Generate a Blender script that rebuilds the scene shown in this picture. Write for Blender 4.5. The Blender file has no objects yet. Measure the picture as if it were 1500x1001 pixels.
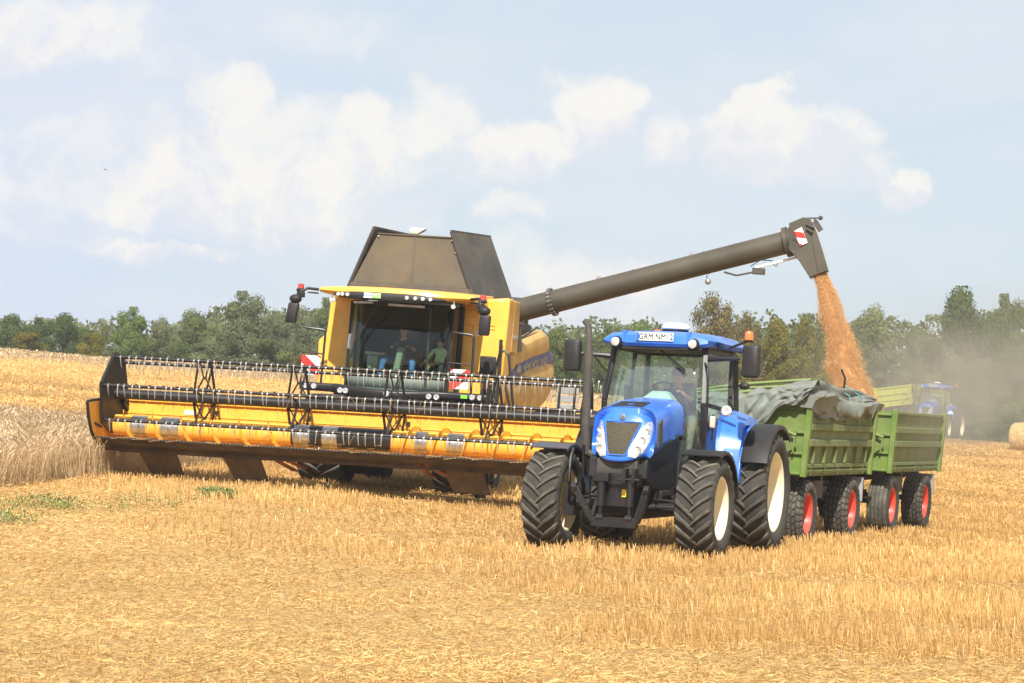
import bpy, bmesh, math, random
import numpy as np
from mathutils import Vector, Matrix, noise
random.seed(7); RNG = np.random.default_rng(11)
R = math.radians; PI = math.pi
S = bpy.context.scene; COL = S.collection

# ------------------------------------------------------------------ camera, sky, sun, exposure
F = 3250.0; HOR = 159.5; PITCH = math.atan(HOR / F); EYE = 1.55
cd = bpy.data.cameras.new('camera'); cam = bpy.data.objects.new('camera', cd); COL.objects.link(cam)
cd.sensor_width = 36.0; cd.lens = F * 36.0 / 1500.0; cd.clip_end = 20000; cd.clip_start = .5
cam.location = (0, 0, EYE); cam.rotation_euler = (R(90) + PITCH, 0, 0)
S.camera = cam
SUN_EL, SUN_AZ = 43.0, -2.0          # elevation; degrees to the right of straight behind the camera
sv = Vector((math.sin(R(SUN_AZ)) * math.cos(R(SUN_EL)), -math.cos(R(SUN_AZ)) * math.cos(R(SUN_EL)), math.sin(R(SUN_EL))))
sl = bpy.data.lights.new('sun', 'SUN'); so = bpy.data.objects.new('sun', sl); COL.objects.link(so)
sl.energy = 4.6; sl.angle = R(.55); sl.color = (1, .95, .86)
so.rotation_euler = sv.to_track_quat('Z', 'Y').to_euler()
S.view_settings.view_transform = 'Standard'; S.view_settings.look = 'None'
S.view_settings.gamma = 1; S.view_settings.exposure = 0.72
try: S.cycles.transparent_max_bounces = 40
except Exception: pass
try: S.view_settings.use_curve_mapping = False
except Exception: pass

class NT:
    """tiny node helper"""
    def __init__(s, t): s.t = t; s.n = t.nodes; s.l = t.links
    def new(s, kind, **kw):
        n = s.n.new(kind)
        for k, v in kw.items():
            if k.startswith('i_'): n.inputs[k[2:].replace('_', ' ')].default_value = v
            else: setattr(n, k, v)
        return n
    def link(s, a, b): s.l.new(a, b)
    def math(s, op, a, b=None, clamp=False):
        n = s.n.new('ShaderNodeMath'); n.operation = op; n.use_clamp = clamp
        for i, v in enumerate((a, b)):
            if v is None: continue
            if isinstance(v, (int, float)): n.inputs[i].default_value = v
            else: s.l.new(v, n.inputs[i])
        return n.outputs[0]
    def mix(s, fac, a, b):
        n = s.n.new('ShaderNodeMix'); n.data_type = 'RGBA'
        for i, v in ((0, fac), (6, a), (7, b)):
            if isinstance(v, (int, float)): n.inputs[i].default_value = v
            elif isinstance(v, tuple): n.inputs[i].default_value = (*v[:3], 1)
            else: s.l.new(v, n.inputs[i])
        return n.outputs[2]
    def ramp(s, fac, lo, hi, smooth=True):
        n = s.n.new('ShaderNodeMapRange'); n.clamp = True
        if smooth: n.interpolation_type = 'SMOOTHSTEP'
        n.inputs[1].default_value = lo; n.inputs[2].default_value = hi
        s.l.new(fac, n.inputs[0]); return n.outputs[0]

w = bpy.data.worlds.new('World'); S.world = w; w.use_nodes = True
T = NT(w.node_tree); T.n.clear()
sky = T.new('ShaderNodeTexSky', sky_type='NISHITA', sun_disc=False)
sky.sun_elevation = R(SUN_EL); sky.sun_rotation = R(180 - SUN_AZ); sky.air_density = 1.0; sky.dust_density = 2.2; sky.ozone_density = 1.6; sky.altitude = 60
tc = T.new('ShaderNodeTexCoord'); sx = T.new('ShaderNodeSeparateXYZ'); T.link(tc.outputs['Generated'], sx.inputs[0])
yy = T.math('MAXIMUM', T.math('ABSOLUTE', sx.outputs[1]), .05)
cu = T.math('DIVIDE', sx.outputs[0], yy); cv = T.math('DIVIDE', sx.outputs[2], yy)
cx = T.new('ShaderNodeCombineXYZ'); T.link(cu, cx.inputs[0]); T.link(cv, cx.inputs[1]); T.link(sx.outputs[1], cx.inputs[2])
wn = T.new('ShaderNodeTexNoise', i_Scale=24.0, i_Detail=5.0, i_Roughness=.6); T.link(cx.outputs[0], wn.inputs['Vector'])
dist = T.new('ShaderNodeVectorMath', operation='SUBTRACT'); T.link(wn.outputs['Color'], dist.inputs[0]); dist.inputs[1].default_value = (.5, .5, .5)
dsc = T.new('ShaderNodeVectorMath', operation='SCALE'); dsc.inputs['Scale'].default_value = .05; T.link(dist.outputs[0], dsc.inputs[0])
wp = T.new('ShaderNodeVectorMath', operation='ADD'); T.link(cx.outputs[0], wp.inputs[0]); T.link(dsc.outputs[0], wp.inputs[1])
ws = T.new('ShaderNodeSeparateXYZ'); T.link(wp.outputs[0], ws.inputs[0])
def uv(px, py): return (px - 750) / F, (660 - py) / F
clouds = [(1110, 205, 105, 50, 1), (1115, 165, 55, 40, 1), (1215, 215, 75, 55, 1), (1300, 262, 45, 30, .8), (985, 205, 45, 40, .9),
          (865, 150, 85, 65, 1), (790, 200, 80, 50, .8), (735, 235, 90, 55, .9), (640, 180, 70, 60, .7),
          (300, 240, 150, 75, .9), (230, 285, 120, 60, .9), (420, 270, 120, 90, .85), (530, 205, 85, 75, .85), (330, 150, 75, 60, .8),
          (60, 40, 200, 70, .75), (90, 210, 130, 50, .5), (480, 335, 60, 30, .8), (240, 368, 140, 20, .7), (400, 355, 50, 25, .7),
          (860, 420, 170, 55, .7), (740, 320, 70, 30, .6), (480, 40, 150, 45, .35), (1180, 330, 60, 30, .2), (930, 470, 90, 30, .5)]
clouds += [(60, 260, 260, 90, .5), (330, 300, 200, 60, .7), (620, 250, 150, 70, .55), (1170, 235, 150, 45, .9), (150, 320, 260, 60, .45), (570, 290, 110, 80, .6), (390, 200, 190, 80, .6), (200, 100, 200, 40, .35), (700, 380, 120, 40, .45)]
acc = None; sg_ = sb_ = None
for px, py, rx, ry, wt in clouds:
    u, v = uv(px, py)
    a = T.math('MULTIPLY', T.math('SUBTRACT', ws.outputs[0], u), F / rx)
    b = T.math('MULTIPLY', T.math('SUBTRACT', ws.outputs[1], v), F / ry)
    d = T.math('ADD', T.math('MULTIPLY', a, a), T.math('MULTIPLY', b, b))
    g = T.math('MULTIPLY', T.math('SUBTRACT', 1.25, d, clamp=True), wt)
    gb = T.math('MULTIPLY', g, b); acc = g if acc is None else T.math('MAXIMUM', acc, g); sg_ = g if sg_ is None else T.math('ADD', sg_, g); sb_ = gb if sb_ is None else T.math('ADD', sb_, gb)
front = T.ramp(sx.outputs[1], .1, .5)
acc = T.math('MULTIPLY', acc, front)
n2 = T.new('ShaderNodeTexNoise', i_Scale=38.0, i_Detail=9.0, i_Roughness=.62); T.link(wp.outputs[0], n2.inputs['Vector'])
n3 = T.new('ShaderNodeTexNoise', i_Scale=9.0, i_Detail=6.0, i_Roughness=.55)
mp = T.new('ShaderNodeMapping'); mp.inputs['Scale'].default_value = (1, 2.6, 1); T.link(cx.outputs[0], mp.inputs[0]); T.link(mp.outputs[0], n3.inputs['Vector'])
dens = T.math('ADD', acc, T.math('MULTIPLY', T.math('SUBTRACT', n2.outputs[0], .5), 1.05))
dens = T.math('MULTIPLY', T.ramp(dens, .0, 1.0), T.ramp(acc, 0.0, .55))
veil = T.math('MULTIPLY', T.ramp(n3.outputs[0], .36, .72), .55)
lit = T.ramp(T.math('ADD', T.math('DIVIDE', sb_, T.math('MAXIMUM', sg_, .01)), T.math('MULTIPLY', T.math('SUBTRACT', n2.outputs[0], .5), 3.6)), -.65, .35)
ccol = T.mix(lit, (6.75, 6.85, 7.35), (8.2, 7.9, 7.45))
CLOUD_K = .125
skyc = T.new('ShaderNodeVectorMath', operation='SCALE'); T.link(sky.outputs[0], skyc.inputs[0]); skyc.inputs['Scale'].default_value = 1.0
leftb = T.ramp(ws.outputs[0], -.02, -.24)
base = T.mix(.72, skyc.outputs[0], (6.3, 7.1, 7.8))
base = T.mix(T.math('MULTIPLY', leftb, .55), base, (5.6, 6.2, 8.0))
base = T.mix(veil, base, (6.7, 6.9, 7.4))
base = T.mix(T.math('MULTIPLY', dens, .88), base, ccol)
bg = T.new('ShaderNodeBackground'); bg.inputs[1].default_value = .075
out = T.new('ShaderNodeOutputWorld'); T.link(base, bg.inputs[0]); T.link(bg.outputs[0], out.inputs[0])

# ------------------------------------------------------------------ placement helpers
def interp(x, tab):
    if x <= tab[0][0]: return tab[0][1]
    for (a, b), (c, d) in zip(tab, tab[1:]):
        if x <= c:
            t = (x - a) / (c - a); return b + (d - b) * t
    return tab[-1][1]
AT = [(0, 0), (28, .0), (34, .10), (40, .25), (48, .45), (60, .95), (80, 2.0), (100, 3.15), (122, 4.35), (135, 4.5), (200, 3.4), (400, 1.0), (900, 0)]
BT = [(0, 0), (16, .004), (26, .02), (34, .048), (40, .062), (48, .083), (60, .087), (120, .098), (135, .098), (200, .08), (400, .02), (900, 0)]
YS = np.arange(0, 901, 1.0)
def smooth_tab(tab):
    v = np.array([interp(y, tab) for y in YS]); k = np.ones(7) / 7
    p = np.pad(v, 3, mode='edge'); return np.convolve(p, k, 'valid')
AV, BV = smooth_tab(AT), smooth_tab(BT)
ROWS = [(64, .26), (71, .32), (79, .36), (88, .40), (98, .42), (109, .40)]
def hbase(X, Y):
    X = np.asarray(X, float); Y = np.asarray(Y, float)
    A = np.interp(Y, YS, AV); B = np.interp(Y, YS, BV)
    xc = np.clip(X, -60, 60)
    k = np.clip((Y - 60) / 60, 0, 1); return A - B * np.where(xc > 0, xc * (1 - .06 * k), xc * (1 - .24 * k))
def vnoise(X, Y, s, seed=0):
    """cheap smooth value noise on arrays"""
    x = X / s + seed * 17.3; y = Y / s + seed * 5.7
    xi = np.floor(x); yi = np.floor(y); fx = x - xi; fy = y - yi
    fx = fx * fx * (3 - 2 * fx); fy = fy * fy * (3 - 2 * fy)
    def h(a, b):
        v = np.sin(a * 127.1 + b * 311.7 + seed * 3.1) * 43758.5453; return v - np.floor(v)
    return (h(xi, yi) * (1 - fx) + h(xi + 1, yi) * fx) * (1 - fy) + (h(xi, yi + 1) * (1 - fx) + h(xi + 1, yi + 1) * fx) * fy
def crop_edge(Y): return -8.45 + .225 * (Y - 45.3)
def height(X, Y):
    X = np.asarray(X, float); Y = np.asarray(Y, float)
    z = hbase(X, Y)
    z = z + (vnoise(X, Y, 1.1, 1) - .5) * .05 + (vnoise(X, Y, .45, 2) - .5) * .035 * (Y < 60) + (vnoise(X, Y, 6, 3) - .5) * .12
    for yr, amp in ROWS:
        off = (vnoise(X, Y * 0, 9, yr) - .5) * 1.6
        d = (Y - (yr - X * .05 + off)) / 1.05
        m = np.clip((-X + 10) / 6, 0, 1)
        z = z + amp * np.exp(-d * d) * (.75 + .5 * vnoise(X, Y, 1.7, 5)) * m
    return z
def hz(x, y): return float(height(np.array([x]), np.array([y]))[0])
def pix(px, py, Y):
    """point of the place seen at (px, py) of the 1500 px photograph, Y metres away"""
    c = ((px - 750) / F, 1.0, (500.5 - py) / F)
    y = c[1] * math.cos(PITCH) - c[2] * math.sin(PITCH); z = c[1] * math.sin(PITCH) + c[2] * math.cos(PITCH)
    return Vector((c[0] / y * Y, Y, EYE + z / y * Y))
def frame(o, phi, roll): return Matrix.Translation(o) @ Matrix.Rotation(R(-phi), 4, 'Z') @ Matrix.Rotation(R(roll), 4, 'Y')

# ------------------------------------------------------------------ materials
def mat(name, col, rough=.5, metal=0.0, var=.12, vs=3.0, dust=0.0, dcol=(.42, .30, .15), bump=0.0, bs=30.0, coat=0.0, spec=.5, emit=0):
    m = bpy.data.materials.new(name); m.use_nodes = True; t = NT(m.node_tree); t.n.clear()
    p = t.new('ShaderNodeBsdfPrincipled'); o = t.new('ShaderNodeOutputMaterial'); t.link(p.outputs[0], o.inputs[0])
    tc = t.new('ShaderNodeTexCoord')
    n = t.new('ShaderNodeTexNoise', i_Scale=vs, i_Detail=5.0, i_Roughness=.6); t.link(tc.outputs['Object'], n.inputs['Vector'])
    lo = tuple(max(0, c * (1 - var)) for c in col); hi = tuple(min(1, c * (1 + var)) for c in col)
    c = t.mix(t.ramp(n.outputs[0], .3, .7), lo, hi)
    if dust > 0:
        n2 = t.new('ShaderNodeTexNoise', i_Scale=vs * .7, i_Detail=7.0, i_Roughness=.7); t.link(tc.outputs['Object'], n2.inputs['Vector'])
        g = t.new('ShaderNodeNewGeometry'); sp = t.new('ShaderNodeSeparateXYZ'); t.link(g.outputs['Normal'], sp.inputs[0])
        up = t.ramp(sp.outputs[2], .2, 1.0)
        f = t.math('MULTIPLY', t.math('ADD', t.ramp(n2.outputs[0], .35, .75), t.math('MULTIPLY', up, .5)), dust, clamp=True)
        c = t.mix(f, c, dcol)
        r = t.math('ADD', t.math('MULTIPLY', f, .5), rough, clamp=True); t.link(r, p.inputs['Roughness'])
    else: p.inputs['Roughness'].default_value = rough
    t.link(c, p.inputs['Base Color']); p.inputs['Metallic'].default_value = metal
    p.inputs['Specular IOR Level'].default_value = spec
    if coat: p.inputs['Coat Weight'].default_value = coat; p.inputs['Coat Roughness'].default_value = .12
    if bump:
        b = t.new('ShaderNodeBump'); b.inputs['Strength'].default_value = bump; b.inputs['Distance'].default_value = .01
        n3 = t.new('ShaderNodeTexNoise', i_Scale=bs, i_Detail=4.0); t.link(tc.outputs['Object'], n3.inputs['Vector'])
        t.link(n3.outputs[0], b.inputs['Height']); t.link(b.outputs[0], p.inputs['Normal'])
    if emit: p.inputs['Emission Color'].default_value = (*col, 1); p.inputs['Emission Strength'].default_value = emit
    return m
def glass(name, tint, gl=.1, haze=0.0, ior=1.5):
    m = bpy.data.materials.new(name); m.use_nodes = True; t = NT(m.node_tree); t.n.clear()
    tr = t.new('ShaderNodeBsdfTransparent'); tr.inputs[0].default_value = (*tint, 1)
    g = t.new('ShaderNodeBsdfGlossy'); g.inputs['Roughness'].default_value = .03
    fr = t.new('ShaderNodeFresnel', i_IOR=ior); ge = t.new('ShaderNodeNewGeometry'); f = t.math('MULTIPLY', t.math('ADD', fr.outputs[0], gl, clamp=True), t.math('SUBTRACT', 1.0, ge.outputs['Backfacing']))
    mx = t.new('ShaderNodeMixShader'); t.link(f, mx.inputs[0]); t.link(tr.outputs[0], mx.inputs[1]); t.link(g.outputs[0], mx.inputs[2])
    last = mx
    if haze:
        d = t.new('ShaderNodeBsdfDiffuse'); d.inputs[0].default_value = (.5, .5, .45, 1)
        tc = t.new('ShaderNodeTexCoord'); n = t.new('ShaderNodeTexNoise', i_Scale=2.5, i_Detail=5.0); t.link(tc.outputs['Object'], n.inputs['Vector'])
        m2 = t.new('ShaderNodeMixShader'); t.link(t.math('MULTIPLY', t.ramp(n.outputs[0], .2, .8), haze), m2.inputs[0])
        t.link(mx.outputs[0], m2.inputs[1]); t.link(d.outputs[0], m2.inputs[2]); last = m2
    o = t.new('ShaderNodeOutputMaterial'); t.link(last.outputs[0], o.inputs[0]); return m
def fibre_mat(name, lo, hi, transl=.3, patch=True, gloss=.04):
    """straw, stems, leaves: colour varies blade by blade (vertex attribute 'var') and in broad patches"""
    m = bpy.data.materials.new(name); m.use_nodes = True; t = NT(m.node_tree); t.n.clear()
    a = t.new('ShaderNodeAttribute', attribute_name='var')
    c = t.mix(a.outputs['Fac'], lo, hi)
    if patch:
        g = t.new('ShaderNodeNewGeometry'); n = t.new('ShaderNodeTexNoise', i_Scale=.35, i_Detail=5.0); t.link(g.outputs['Position'], n.inputs['Vector'])
        c = t.mix(t.math('MULTIPLY', t.ramp(n.outputs[0], .35, .7), .35), c, tuple(x * .72 for x in lo))
    d = t.new('ShaderNodeBsdfDiffuse'); t.link(c, d.inputs[0]); tr = t.new('ShaderNodeBsdfTranslucent'); t.link(c, tr.inputs[0])
    gl = t.new('ShaderNodeBsdfGlossy'); gl.inputs['Roughness'].default_value = .45; gl.inputs[0].default_value = (1, .95, .85, 1)
    m1 = t.new('ShaderNodeMixShader'); m1.inputs[0].default_value = transl; t.link(d.outputs[0], m1.inputs[1]); t.link(tr.outputs[0], m1.inputs[2])
    m2 = t.new('ShaderNodeMixShader'); m2.inputs[0].default_value = gloss; t.link(m1.outputs[0], m2.inputs[1]); t.link(gl.outputs[0], m2.inputs[2])
    o = t.new('ShaderNodeOutputMaterial'); t.link(m2.outputs[0], o.inputs[0]); return m

M = {}
M['blue'] = mat('blue_paint', (.018, .155, .70), .30, var=.08, dust=.15, dcol=(.22, .26, .36), coat=.6, spec=.5)
M['yellow'] = mat('yellow_paint', (.86, .45, .055), .38, var=.07, dust=.18, dcol=(.52, .36, .14), coat=.2)
M['yellow_dusty'] = mat('dusty_yellow_panel', (.62, .37, .085), .6, var=.12, dust=.85, dcol=(.40, .28, .13), vs=2)
M['yellow_header'] = mat('header_yellow', (.80, .405, .035), .42, var=.08, dust=.22, dcol=(.62, .40, .14), vs=5)
M['orange_yellow'] = mat('orange_yellow', (.75, .33, .02), .45, var=.1, dust=.2)
M['black'] = mat('black_plastic', (.016, .016, .018), .5, var=.2, dust=.06, dcol=(.22, .17, .11), bump=.1, spec=.3)
M['dkblue'] = mat('dark_blue_plastic', (.02, .035, .07), .5, var=.2, dust=.15)
M['blackm'] = mat('black_metal', (.014, .014, .016), .38, metal=.2, var=.3, dust=.07, dcol=(.2, .15, .1))
M['rubber'] = mat('tyre_rubber', (.035, .034, .032), .75, var=.25, vs=6, dust=.5, dcol=(.10, .088, .068), spec=.3, bump=.25, bs=40)
M['lug'] = mat('tyre_tread', (.045, .042, .035), .8, var=.2, vs=7, dust=.75, dcol=(.17, .15, .115), bump=.2, bs=40)
M['cream'] = mat('cream_rim', (.80, .72, .52), .45, var=.06, dust=.25, dcol=(.5, .4, .25))
M['red'] = mat('red_rim', (.62, .04, .025), .4, var=.1, dust=.25, dcol=(.5, .2, .12))
M['steel'] = mat('worn_steel', (.45, .45, .46), .35, metal=.9, var=.25, vs=8, dust=.25)
M['chrome'] = mat('bright_tine_steel', (.50, .48, .44), .4, metal=.4, var=.1)
M['tank'] = mat('grain_tank_panel', (.055, .042, .026), .62, var=.35, vs=1.3, dust=.75, dcol=(.145, .11, .066), bump=.1)
M['tankside'] = mat('grain_tank_flap', (.045, .040, .033), .6, var=.25, vs=1.6, dust=.35, dcol=(.18, .15, .10))
M['auger'] = mat('auger_tube_paint', (.062, .053, .038), .5, metal=.1, var=.25, vs=1.5, dust=.35, dcol=(.115, .095, .062))
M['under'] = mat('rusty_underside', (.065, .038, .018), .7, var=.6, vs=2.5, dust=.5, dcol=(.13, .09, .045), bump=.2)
M['flap'] = mat('rubber_flap', (.13, .085, .045), .7, var=.25, vs=4, dust=.4, dcol=(.13, .09, .05), bump=.2)
M['rust'] = mat('rusty_orange', (.35, .12, .03), .7, var=.4)
M['green'] = mat('trailer_green', (.105, .175, .028), .5, var=.18, vs=2, dust=.45, dcol=(.26, .27, .12), bump=.05)
M['green_dusty'] = mat('trailer_side_green', (.125, .17, .05), .6, var=.2, vs=2, dust=.6, dcol=(.19, .175, .09), bump=.1)
M['wagon'] = mat('wagon_yellow_green', (.45, .5, .06), .5, var=.1, dust=.2)
M['greybrown'] = mat('underframe', (.05, .045, .04), .7, var=.3, dust=.4, dcol=(.15, .12, .08))
M['tarp'] = mat('grey_green_tarpaulin', (.15, .175, .155), .6, var=.18, vs=2.5, dust=.5, dcol=(.22, .19, .14), bump=.5, bs=7)
M['strap'] = mat('blue_green_strap', (.10, .25, .25), .7)
M['white'] = mat('white_plastic', (.8, .8, .78), .4, var=.04)
M['redp'] = mat('red_paint', (.62, .03, .02), .5)
M['orange'] = mat('orange_lens', (.85, .16, .03), .2, coat=.5)
M['redlens'] = mat('red_lens', (.5, .05, .03), .25, coat=.5)
M['lamp'] = mat('lamp_glass', (.75, .76, .74), .12, metal=.55, var=.25, vs=25, bump=.5, bs=60)
M['pinklamp'] = mat('pale_lamp', (.78, .55, .42), .25)
M['grille'] = mat('dusty_grille', (.04, .035, .022), .75, var=.7, vs=60, dust=.4, dcol=(.14, .11, .06))
M['engblue'] = mat('side_stripe_blue', (.03, .04, .20), .5, dust=.35)
M['letter'] = mat('grey_letter', (.34, .32, .28), .5)
M['grey'] = mat('grey_paint', (.3, .3, .3), .5)
M['greyd'] = mat('grey_green_plastic', (.12, .16, .14), .6)
M['palegreen'] = mat('pale_green_console', (.42, .58, .52), .5)
M['interior'] = mat('cab_interior', (.02, .025, .022), .8, var=.3)
M['intgreen'] = mat('cab_lining', (.12, .16, .07), .8)
M['skin'] = mat('skin', (.50, .27, .17), .6, var=.08)
M['hair'] = mat('dark_hair', (.03, .02, .015), .7)
M['jeans'] = mat('blue_jeans', (.04, .13, .42), .8, var=.25, vs=9)
M['shirt_dark'] = mat('dark_shirt', (.03, .03, .035), .85)
M['shirt_olive'] = mat('grey_olive_trousers', (.13, .15, .11), .85)
M['shirt_pale'] = mat('pale_green_shirt', (.45, .6, .52), .85, var=.3, vs=20)
M['glass_c'] = glass('cab_glass_green', (.84, .92, .84), .015, ior=1.42)
M['glass_t'] = glass('cab_glass', (.92, .98, .97), .16, .06)
M['glass_s'] = glass('cab_side_glass', (.92, .98, .965), .03, .03)
M['mirror'] = mat('mirror_face', (.6, .65, .7), .05, metal=1)
M['bark'] = mat('bark', (.10, .08, .055), .9, var=.3, bump=.3)
M['grain'] = mat('wheat_grain', (.84, .47, .20), .85, var=.25, vs=40, bump=.5, bs=60)
M['lime'] = mat('lime_sticker', (.2, .7, .05), .5)
M['yel'] = mat('yellow_sticker', (.85, .6, .03), .5)
M['plate'] = mat('plate_white', (.75, .76, .7), .45, var=.04)
M['eublue'] = mat('plate_blue', (.02, .15, .6), .4)
M['ink'] = mat('black_ink', (.015, .015, .015), .6)
M['bale'] = mat('straw_bale', (.50, .34, .14), .9, var=.3, vs=8, bump=.6, bs=12)
STRAW_LO, STRAW_HI = (.375, .208, .064), (.85, .56, .22)
M['straw'] = fibre_mat('straw', STRAW_LO, STRAW_HI, .25)
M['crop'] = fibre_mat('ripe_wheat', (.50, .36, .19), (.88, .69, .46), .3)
M['weed'] = fibre_mat('weed', (.10, .15, .04), (.24, .30, .09), .35, False)

# ------------------------------------------------------------------ mesh builder
class MB:
    def __init__(s): s.v = []; s.f = []; s.m = []
    def add(s, vs, fs, mi=0):
        b = len(s.v); s.v += [tuple(v) for v in vs]
        for f in fs: s.f.append(tuple(b + i for i in f)); s.m.append(mi)
        return s
    def box(s, c, d, rot=None, mi=0):
        x, y, z = (k / 2 for k in d)
        p = [Vector((a * x, b * y, e * z)) for a in (-1, 1) for b in (-1, 1) for e in (-1, 1)]
        if rot is not None: p = [rot @ q for q in p]
        return s.add([q + Vector(c) for q in p], [(0, 1, 3, 2), (4, 6, 7, 5), (0, 4, 5, 1), (2, 3, 7, 6), (0, 2, 6, 4), (1, 5, 7, 3)], mi)
    def bb(s, a, b, mi=0):
        a = Vector(a); b = Vector(b); return s.box((a + b) / 2, [abs(k) for k in (b - a)], mi=mi)
    def loft(s, rings, mi=0, cap=True, close=True):
        n = len(rings[0]); vs = [p for r in rings for p in r]; fs = []
        for i in range(len(rings) - 1):
            for j in range(n if close else n - 1):
                k = (j + 1) % n; fs.append((i * n + j, i * n + k, (i + 1) * n + k, (i + 1) * n + j))
        if cap and close: fs.append(tuple(range(n))); fs.append(tuple((len(rings) - 1) * n + j for j in range(n)))
        return s.add(vs, fs, mi)
    def tube(s, pts, r, seg=8, mi=0, cap=True):
        pts = [Vector(p) for p in pts]; rings = []; up = None
        for i, p in enumerate(pts):
            d = (pts[min(i + 1, len(pts) - 1)] - pts[max(i - 1, 0)]).normalized()
            if up is None: up = Vector((0, 0, 1)) if abs(d.z) < .9 else Vector((0, 1, 0))
            a = d.cross(up)
            if a.length < 1e-4: a = d.cross(Vector((1, 0, 0)))
            a.normalize(); b = a.cross(d).normalized(); up = b
            rr = r[i] if isinstance(r, (list, tuple)) else r
            rings.append([p + (a * math.cos(2 * PI * k / seg) + b * math.sin(2 * PI * k / seg)) * rr for k in range(seg)])
        return s.loft(rings, mi, cap)
    def bar(s, p0, p1, wd, hg=None, mi=0):
        p0 = Vector(p0); p1 = Vector(p1); d = (p1 - p0); L = d.length
        q = d.to_track_quat('Y', 'Z').to_matrix()
        return s.box((p0 + p1) / 2, (wd, L, hg or wd), q, mi)
    def prism(s, poly, ax, a, b, mi=0):
        def P(u, v, t): return {'x': (t, u, v), 'y': (u, t, v), 'z': (u, v, t)}[ax]
        n = len(poly)
        return s.add([P(u, v, a) for u, v in poly] + [P(u, v, b) for u, v in poly],
                     [tuple(range(n)), tuple(range(n, 2 * n))] + [(i, (i + 1) % n, n + (i + 1) % n, n + i) for i in range(n)], mi)
    def lathe(s, prof, c=(0, 0, 0), ax='x', seg=32, mi=0, closed=False):
        rings = []; c = Vector(c)
        for k in range(seg):
            a = 2 * PI * k / seg; cs, sn = math.cos(a), math.sin(a)
            rings.append([c + Vector({'x': (t, r * cs, r * sn), 'y': (r * cs, t, r * sn), 'z': (r * cs, r * sn, t)}[ax]) for t, r in prof])
        n = len(prof); vs = [p for r in rings for p in r]; fs = []
        for k in range(seg):
            k2 = (k + 1) % seg
            for j in range(n if closed else n - 1):
                j2 = (j + 1) % n; fs.append((k * n + j, k * n + j2, k2 * n + j2, k2 * n + j))
        return s.add(vs, fs, mi)
    def quad(s, a, b, c, d, t=.02, mi=0):
        a, b, c, d = map(Vector, (a, b, c, d)); n = ((b - a).cross(d - a)).normalized() * t
        return s.add([a, b, c, d, a + n, b + n, c + n, d + n], [(0, 1, 2, 3), (4, 5, 6, 7), (0, 1, 5, 4), (1, 2, 6, 5), (2, 3, 7, 6), (3, 0, 4, 7)], mi)
    def sph(s, c, r, u=12, v=8, mi=0):
        r = r if isinstance(r, (list, tuple)) else (r, r, r); c = Vector(c); vs = []; fs = []
        for i in range(v + 1):
            for j in range(u):
                a = PI * i / v; b = 2 * PI * j / u
                vs.append(c + Vector((r[0] * math.sin(a) * math.cos(b), r[1] * math.sin(a) * math.sin(b), r[2] * math.cos(a))))
        for i in range(v):
            for j in range(u): k = (j + 1) % u; fs.append((i * u + j, i * u + k, (i + 1) * u + k, (i + 1) * u + j))
        return s.add(vs, fs, mi)
    def build(s, name, mats, parent=None, bevel=0, angle=35, smooth=True):
        me = bpy.data.meshes.new(name); me.from_pydata(s.v, [], s.f)
        bm = bmesh.new(); bm.from_mesh(me)
        for f, k in zip(bm.faces, s.m): f.material_index = k
        bmesh.ops.remove_doubles(bm, verts=bm.verts, dist=1e-5)
        bmesh.ops.recalc_face_normals(bm, faces=bm.faces); bm.to_mesh(me); bm.free()
        if smooth:
            me.polygons.foreach_set('use_smooth', [True] * len(me.polygons)); me.set_sharp_from_angle(angle=R(angle))
        for m in (mats if isinstance(mats, (list, tuple)) else [mats]): me.materials.append(m)
        o = bpy.data.objects.new(name, me); COL.objects.link(o)
        if parent is not None: o.parent = parent
        if bevel:
            b = o.modifiers.new('bevel', 'BEVEL'); b.width = bevel; b.segments = 2; b.limit_method = 'ANGLE'; b.angle_limit = R(40); b.harden_normals = False
        return o
def tag(o, label=None, cat=None, group=None, kind=None):
    for k, v in (('label', label), ('category', cat), ('group', group), ('kind', kind)):
        if v: o[k] = v
    return o
def empty(name, m=None, parent=None):
    o = bpy.data.objects.new(name, None); o.empty_display_size = .2; COL.objects.link(o)
    if m is not None: o.matrix_world = m
    if parent is not None: o.parent = parent
    return o
def copy_tree(o, parent=None):
    c = o.copy(); COL.objects.link(c); c.parent = parent
    for ch in list(o.children): copy_tree(ch, c)
    return c
def text(s, size, m, parent, M4, name='lettering', depth=.004, bold=0.0, sx=1.0, sp=1.0):
    cu = bpy.data.curves.new('t', 'FONT'); cu.body = s; cu.size = size; cu.extrude = depth; cu.align_x = 'CENTER'; cu.align_y = 'CENTER'; cu.offset = bold; cu.space_character = sp
    o = bpy.data.objects.new('t', cu); COL.objects.link(o)
    dg = bpy.context.evaluated_depsgraph_get(); me = bpy.data.meshes.new_from_object(o.evaluated_get(dg))
    bpy.data.objects.remove(o); me.name = name; me.materials.clear(); me.materials.append(m)
    me.transform(M4 @ Matrix.Diagonal((sx, 1, 1, 1)))
    q = bpy.data.objects.new(name, me); COL.objects.link(q); q.parent = parent; return q
def facing_front(x, y, z, roll=0): return Matrix.Translation((x, y, z)) @ Matrix.Rotation(R(90), 4, 'X') @ Matrix.Rotation(R(roll), 4, 'Z')
def facing_side(x, y, z, roll=0): return Matrix.Translation((x, y, z)) @ Matrix(((0, 0, 1, 0), (1, 0, 0, 0), (0, 1, 0, 0), (0, 0, 0, 1))) @ Matrix.Rotation(R(roll), 4, 'Z')

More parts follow.
